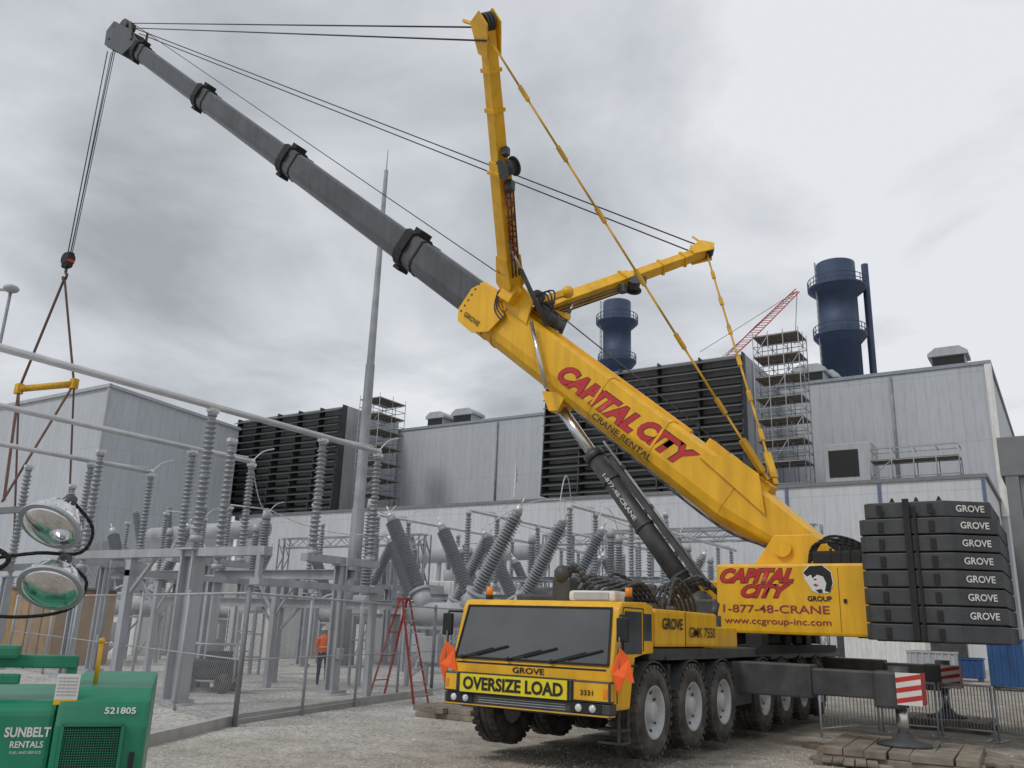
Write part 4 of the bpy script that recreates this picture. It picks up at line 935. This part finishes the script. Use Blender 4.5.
for (px,py,D,wd,hh,mt,lab) in((45,640,36,5,2.8,PLY,'brown plywood clad site enclosure beside the substation'),(265,640,48,3.5,2.6,WHITE,'white electrical equipment enclosure with panel doors'),(560,620,55,8,3.2,GREY,'grey electrical equipment enclosure with panel doors'),(410,640,45,3,2.3,GREY,'grey electrical equipment enclosure with panel doors'),(130,640,46,4,3.0,WHITE,'white electrical equipment enclosure with panel doors'),(365,640,52,4,2.8,WHITE,'white electrical equipment enclosure with panel doors'),(195,640,50,3,2.5,GREY,'grey electrical equipment enclosure with panel doors')):
    c=at_d(px,py,D); t=thing('equipment_enclosure',lab,'enclosure',(c.x,c.y,0),group='equipment enclosures')
    g=MB(mt); g.lh((c.x-wd/2,c.y-1.2,.0),(c.x+wd/2,c.y+1.2,hh),.03); part(g,'housing',t)
    g=MB(DARK); n=int(wd/1.0)
    for i in range(n): g.lh((c.x-wd/2+.12+i*1.0,c.y-1.23,.35),(c.x-wd/2+.14+i*1.0,c.y-1.2,hh-.2))
    part(g,'door_gap',t)
    g=MB(ROOF); g.lh((c.x-wd/2-.1,c.y-1.3,hh),(c.x+wd/2+.1,c.y+1.3,hh+.08)); part(g,'roof',t)
def fence(p,q,h,lab,sp_=2.8):
    p,q=V(p),V(q); Ln=(q-p).length; u=(q-p)/Ln; n=max(1,round(Ln/sp_))
    t=thing('chain_link_fence',lab,'fence',p,group='chain link fences')
    for i in range(n+1):
        c=p+u*Ln*i/n; g=MB(GALV); g.cyl(c,c+Z*h,.035 if 0<i<n else .05,seg=8); g.ball(c+Z*h,.045,6); part(g,'fence_post',t,org=c)
    for z_,r_ in((h-.05,.025),(.12,.012),(1.2,.014)): g=MB(GALV); g.cyl(p+Z*z_,q+Z*z_,r_,seg=6); part(g,'rail',t)
    me=bpy.data.meshes.new('wire_mesh'); P=[V((0,0,.05)),q-p+Z*.05,q-p+Z*(h-.03),Z*(h-.03)]
    me.from_pydata(P,[],[(0,1,2,3)]); uv=me.uv_layers.new(name='UVMap'); 
    for l,(a_,b_) in zip(uv.data,((0,0),(Ln,0),(Ln,h),(0,h))): l.uv=(a_,b_)
    me.materials.append(CHAIN); o=bpy.data.objects.new('wire_mesh',me); sc.collection.objects.link(o); o.parent=t
C0=on_z(234,727); C1=on_z(92,688); C2=on_z(431,694)
fence(C0,C2,2.5,'galvanised chain link fence around the substation',(C2-C0).length/4); fence(C0,C1,2.5,'galvanised chain link fence around the substation'); fence(C1,C1+(C1-C0)*1.2,2.5,'galvanised chain link fence around the substation')
fence(C2,C2+V((-1,9,0)),2.5,'galvanised chain link fence beyond the crane')
a=on_z(120,752); b=on_z(238,723); c=on_z(430,695)
g=MB(CONC); g.beam(a+Z*.08,b+Z*.08,.18,.2); g.beam(b+Z*.081,c+Z*.081,.17,.2); solo(g,'concrete_kerb','low grey concrete kerb along the fence','kerb',b)

# ================================================================= YARD THINGS
def planks(c,rot,n,L_,w_,th,layers,lab,seed):
    rn=random.Random(seed); t=thing('timber_mat',lab,'timber mat',c,rot,group='timber crane mats')
    z=0
    for l in range(layers):
        for i in range(n):
            g=MB(WOOD); oo=(i-(n-1)/2)*w_*1.06; a=rn.uniform(-.03,.03); R=Matrix.Rotation(a+(pi/2 if l%2 else 0),3,'Z')
            pos=R@V((rn.uniform(-.1,.1),oo,0)); g.box((pos.x,pos.y,z+th/2),(L_*rn.uniform(.93,1.03),w_,th*rn.uniform(.93,1)),.012,R); part(g,'plank',t)
        z+=th
    return t
planks((CX+4.45,17.14,0),.05,7,2.5,.32,.12,2,'stacked weathered timber mats under outrigger pad',1)
planks((CX-4.45,17.14,0),.0,7,2.3,.3,.12,2,'stacked weathered timber mats under outrigger pad',2)
planks((CX+4.3,24.3,0),.0,6,2.0,.3,.12,2,'stacked weathered timber mats under rear outrigger',3)
planks((CX-4.3,24.3,0),.0,6,2.0,.3,.12,2,'stacked weathered timber mats under rear outrigger',7)
q_=on_z(975,764); planks((q_.x,q_.y,0),.5,5,2.0,.22,.07,2,'loose wooden planks lying by the outrigger',4)
q_=on_z(850,764); planks((q_.x,q_.y,0),.2,5,1.2,.16,.05,2,'small wooden pallet lying in the dirt',5)
q_=on_z(835,752); planks((q_.x,q_.y,0),-.6,3,1.5,.12,.09,1,'loose wooden beams beside the crane',6)
def barrier(p,q,lab):
    p,q=V(p),V(q); t=thing('crowd_barrier',lab,'barrier',p,group='steel crowd barriers'); g=MB(GALV)
    g.tube([p+Z*.02,p+Z*1.1,q+Z*1.1,q+Z*.02],.024,8); g.cyl(p+Z*.2,q+Z*.2,.018,seg=6); n=16
    for i in range(1,n): c=p.lerp(q,i/n); g.cyl(c+Z*.2,c+Z*1.1,.011,seg=5)
    part(g,'frame',t)
    d=(q-p).normalized(); s_=d.cross(Z)
    for c in(p.lerp(q,.1),p.lerp(q,.9)): g=MB(GALV); g.beam(c-s_*.3+Z*.02,c+s_*.3+Z*.02,.04,.02); part(g,'foot',t)
bs=[(822,739),(884,733),(943,737),(1000,742),(1060,748)]
for i in range(len(bs)-1): barrier(on_z(*bs[i]),on_z(bs[i+1][0]-4,bs[i+1][1]),'galvanised steel crowd barrier standing behind the outrigger')
for (px,py,D,wd,hh,dp,mt,lab) in((970,684,48,1.5,1.2,1.2,BLUEC,'small blue steel waste container'),(1010,686,40,1.4,2.2,1.4,BLUEC,'tall blue steel container'),(890,680,60,5,2.4,2.4,WHITE,'white site office container'),(935,684,46,2.2,1.5,1.5,GREY,'grey steel equipment container')):
    c=at_d(px,py,D); c.z=0; t=thing('site_container',lab+' on the yard','container',c,group='site containers')
    g=MB(mt); g.lh((c.x-wd/2,c.y-dp/2,.15),(c.x+wd/2,c.y+dp/2,hh),.03)
    n=int(wd/.3)
    for i in range(n): g.lh((c.x-wd/2+.1+i*.3,c.y-dp/2-.04,.25),(c.x-wd/2+.2+i*.3,c.y-dp/2,hh-.1))
    g.lh((c.x-wd/2-.04,c.y-dp/2-.06,hh-.1),(c.x+wd/2+.04,c.y+dp/2+.05,hh)); part(g,'body',t)
    for xx in(c.x-wd/2+.2,c.x+wd/2-.2): g=MB(DARK); g.lh((xx-.1,c.y-dp/2,0),(xx+.1,c.y+dp/2,.15)); part(g,'skid',t)
e_=at_d(1001,437,19); t=thing('entrance_shelter','grey metal canopy building with wide fascia','building',(e_.x,e_.y,0))
o_=V((e_.x,e_.y,0)); g=MB(CLAD); g.lh((o_.x+.25,o_.y+.25,0),(o_.x+8,o_.y+9,e_.z-.9)); part(g,'wall',t)
g=MB(ROOF); g.lh((o_.x-.1,o_.y,e_.z-.9),(o_.x+8,o_.y+9,e_.z),.03); g.lh((o_.x-.02,o_.y+.02,0),(o_.x+.24,o_.y+.24,e_.z-.9)); part(g,'fascia',t)
lp=on_z(398,702); t=thing('step_ladder','tall red fibreglass step ladder standing open','ladder',lp,YAW+rad(62))
Hh=2.6
for s_ in(-1,1):
    for e_ in(-1,1): g=MB(LADR); g.beam((s_*.34,e_*.72,0),(s_*.17,e_*.04,Hh),.06,.035); part(g,'rail',t)
for i in range(8):
    g=MB(GALV); f=(i+.7)/8.5; ww=.34-.17*f; g.box((0,-.72*(1-f)-.02,Hh*f),(ww*2,.08,.028)); part(g,'rung',t)
for i in(1,3,5):
    g=MB(LADR); f=(i+.7)/8.5; ww=.34-.17*f; g.box((0,.72*(1-f),Hh*f),(ww*2,.03,.03)); part(g,'brace',t)
g=MB(LADR); g.box((0,0,Hh+.02),(.42,.22,.06),.01); part(g,'cap',t)
lp=on_z(208,692); t=thing('mobile_generator','small dark wheeled generator cart','generator',lp,YAW)
g=MB(DARK); g.box((0,0,.6),(1.3,.7,.5),.06); g.box((.2,0,.95),(.6,.5,.25),.04); part(g,'body',t)
g=MB(GALV); g.tube([V((-.75,-.35,.3)),V((-.75,-.35,1.25)),V((.75,-.35,1.25)),V((.75,-.35,.3)),V((-.75,-.35,.3))],.03); g.tube([V((-.75,.35,.3)),V((-.75,.35,1.25)),V((.75,.35,1.25)),V((.75,.35,.3)),V((-.75,.35,.3))],.03); part(g,'roll_frame',t)
for x_ in(-.5,.5):
    for y_ in(-.42,.42): g=MB(TYRE); g.lathe([(.1,-.06),(.22,-.07),(.25,0),(.22,.07),(.1,.06)],(x_,y_,.25),(0,1,0),16); part(g,'wheel',t)

# ---- person
def skinmesh(verts,edges,root=0,sub=1):
    me=bpy.data.meshes.new('body'); me.from_pydata([v[0] for v in verts],edges,[]); ob=bpy.data.objects.new('tmpbody',me); sc.collection.objects.link(ob)
    md=ob.modifiers.new('s','SKIN'); me.skin_vertices[0].data[root].use_root=True
    for i,v in enumerate(verts): r_=v[1]; me.skin_vertices[0].data[i].radius=(r_,r_) if not isinstance(r_,tuple) else r_
    md2=ob.modifiers.new('u','SUBSURF'); md2.levels=sub
    dg=bpy.context.evaluated_depsgraph_get(); dg.update(); m2=bpy.data.meshes.new_from_object(ob.evaluated_get(dg)); bpy.data.objects.remove(ob)
    for p in m2.polygons: p.use_smooth=True
    return m2
# stands in the open strip just inside the fence
pl=on_z(321,685); pt=thing('person','worker in orange shirt dark jeans and white hard hat standing','person',pl,YAW+.35)
vv=[];ee=[]
def av(co,r,pr=None):
    vv.append((co,r)); i=len(vv)-1
    if pr is not None: ee.append((pr,i))
    return i
pel=av((0,0,.95),(.17,.13)); wa=av((0,0,1.1),(.16,.12),pel); ch=av((0,-.01,1.3),(.20,.13),wa); sh=av((0,.0,1.43),(.14,.10),ch); nk=av((0,.0,1.51),.058,sh); jw=av((0,-.015,1.58),(.07,.085),nk); hd_=av((0,-.01,1.66),(.082,.10),jw); av((0,0,1.74),(.055,.07),hd_)
av((0,-.115,1.635),.012,hd_)
for s_ in(-1,1):
    hp=av((s_*.10,0,.9),.10,pel); kn=av((s_*.12,-.02,.5),.07,hp); an=av((s_*.13,.02,.1),.05,kn); av((s_*.14,-.13,.04),.042,an)
    so_=av((s_*.20,0,1.42),.07,sh); el=av((s_*.27,.03,1.15),.052,so_); wr=av((s_*.25,-.09,.93),.032,el); pa=av((s_*.245,-.12,.86),.034,wr)
    for k in range(4): f1=av((s_*.245+(k-1.5)*.006,-.105-k*.018,.80),.010,pa); av((s_*.235+(k-1.5)*.006,-.115-k*.018,.755+.008*abs(k-1.5)),.009,f1)
    th=av((s_*.215,-.155,.84),.010,pa); av((s_*.21,-.165,.80),.009,th)
bm_=skinmesh(vv,ee,pel,1)
for m_ in (VEST,JEAN,SKIN,BLACK): bm_.materials.append(m_)
for p in bm_.polygons:
    z=p.center.z; x=abs(p.center.x)
    p.material_index=3 if z<.12 else (1 if z<.98 and x<.20 else (2 if (z>1.5 or z<.98) else 0))
bo=bpy.data.objects.new('body',bm_); sc.collection.objects.link(bo); bo.parent=pt
g=MB(WHITE); g.lathe([(.155,1.68),(.15,1.69),(.125,1.70),(.12,1.76),(.08,1.81),(.01,1.83)],(0,-.01,0),Z,18); g.box((0,-.13,1.69),(.16,.10,.015)); part(g,'hard_hat',pt)
TAPE=mat('reflective_tape',(.6,.62,.3),.4)
g=MB(TAPE); g.lathe([(.172,1.14),(.174,1.155),(.172,1.17)],(0,-.005,0),Z,18); part(g,'reflective_band',pt)
for s_ in(-.032,.032): g=MB(BLACK); g.ball((s_,-.105,1.665),.010,6); part(g,'eye',pt)

# ---- green light tower / generator at near left
base=R0*(-2.78)+FH*5.8
t=thing('light_tower','green towable rental light tower with two silver floodlights','light tower',(base.x,base.y,0),YAW+rad(20))
g=MB(GREEN)
g.prism([(0,-.2,.35),(0,-.2,1.32),(0,-.16,1.46),(0,-.04,1.54),(0,1.3,1.56),(0,1.5,1.4),(0,1.5,.35)],(.53,0,0),.03)
g.prism([(-1.5,-.12,.35),(-1.5,-.12,1.40),(-1.5,-.06,1.46),(-1.5,1.3,1.46),(-1.5,1.3,.35)],(1.49,0,0),.03)
body=part(g,'body',t)
g=MB(BLACK); g.lh((.06,-.206,.55),(.38,-.201,1.32)); part(g,'grille_opening',body)
g=MB(GREEN)
for i in range(22): g.beam((.068+i*.0142,-.211,.56),(.068+i*.0142,-.211,1.31),.0028)
for i in range(53): g.beam((.06,-.212,.56+i*.0142),(.38,-.212,.56+i*.0142),.0028)
g.beam((.05,-.21,.54),(.05,-.21,1.33),.02); g.beam((.39,-.21,.54),(.39,-.21,1.33),.02); g.beam((.05,-.21,1.33),(.39,-.21,1.33),.02); part(g,'grille',body)
text('521805',body,(.36,-.178,1.405),(1,0,0),V((0,.30,.95)),.18,.04,WHITE,bold=.02,out=.016)
text('SUNBELT',body,(-.145,-.122,1.28),(1,0,0),Z,.25,.058,WHITE,bold=.03)
text('RENTALS',body,(-.14,-.122,1.21),(1,0,0),Z,.18,.038,WHITE,bold=.02)
text('FUEL AND SERVICE',body,(-.14,-.122,1.165),(1,0,0),Z,.17,.016,WHITE)
g=MB(BLACK); g.box((.46,-.21,1.10),(.03,.02,.14),.005); part(g,'door_latch',body)
g=MB(GREEN); g.box((-.35,.1,1.68),(.8,.09,.08),.01); g.box((-.5,-.05,1.58),(.5,.07,.06),.01); g.beam((-.55,.1,1.4),(-.55,.1,1.84),.09); g.beam((.02,.1,1.40),(.02,.1,1.70),.06); g.box((-.36,.0,1.74),(.16,.12,.08),.02); g.curve([V((-.75,.0,1.45)),V((-.6,.0,1.72)),V((-.45,.0,1.76))],.02); part(g,'mast_cradle',t)
g=MB(WHITE); g.lh((-.03,-.15,1.44),(.10,-.14,1.62)); g.use(YEL).lh((-.03,-.152,1.44),(.10,-.151,1.47)); g.use(GALVD).cyl((.035,-.13,1.36),(.035,-.13,1.46),.01,seg=6)
pc=part(g,'safety_placard',t); 
for i in range(6): text('SAFETY FIRST OPERATING NOTES',pc,(.035,-.151,1.595-i*.02),(1,0,0),Z,.11,.009,DARK)
g=MB(YEL); g.cyl((.16,.25,1.50),(.16,.25,1.80),.015,seg=8); g.ball((.16,.25,1.81),.022,8); part(g,'marker_rod',t)
g=MB(GALVD); g.beam((-.80,.1,1.4),(-.80,.1,2.6),.08); g.beam((-.80,.1,2.58),(-.25,.05,2.66),.04); g.beam((-.80,.1,2.22),(-.2,.05,2.28),.04); part(g,'mast',t)
def flood(c,ax):
    ax=V(ax).normalized(); g=MB(REFL); g.lathe([(.03,-.16),(.06,-.15),(.10,-.12),(.15,-.07),(.185,.0),(.195,.02),(.19,.03)],c,ax,32); 
    x_,y_,z_=g.frame(c,c+ax)
    for k in range(18):
        a=2*pi*k/18; d=x_*cos(a)+y_*sin(a); g.beam(c+d*.10-ax*.125,c+d*.19+ax*.005,.006,.015,up=d)
    fl=part(g,'floodlight',t)
    g=MB(LENS); g.lathe([(.185,.032),(.165,.055),(.12,.08),(.06,.095),(.0,.10)],c,ax,32); part(g,'lens',fl)
    g=MB(GALV); g.lathe([(.183,.028),(.202,.022),(.202,.042),(.183,.042)],c,ax,32,False); part(g,'lens_ring',fl)
    g=MB(DARK); g.lathe([(.0,-.24),(.04,-.235),(.05,-.16),(.03,-.15)],c,ax,16); part(g,'lamp_socket',fl)
flood(V((-.22,-.05,2.55)),(-.30,-.55,-.78)); flood(V((-.16,-.05,2.16)),(-.15,-.62,-.77))
for pts,r_ in(([(-.15,.1,2.72),(.0,.15,2.55),(-.05,.15,2.38),(-.3,.1,2.36),(-.6,.1,2.3)],.012),
    ([(-.78,.05,2.32),(-.6,0,2.38),(-.45,0,2.32),(-.5,.02,2.24),(-.75,.05,2.15),(-.68,.05,2.0),(-.76,.05,1.85)],.016),
    ([(-.1,.1,2.30),(.02,.15,2.18),(-.08,.15,2.0),(-.45,.1,1.95),(-.75,.1,2.05)],.011),
    ([(-.8,.0,2.45),(-.7,-.05,2.3),(-.82,-.05,2.1),(-.66,-.02,1.95),(-.8,0,1.7)],.014)):
    g=MB(BLACK); g.curve([V(p) for p in pts],r_,6); part(g,'power_cable',t)
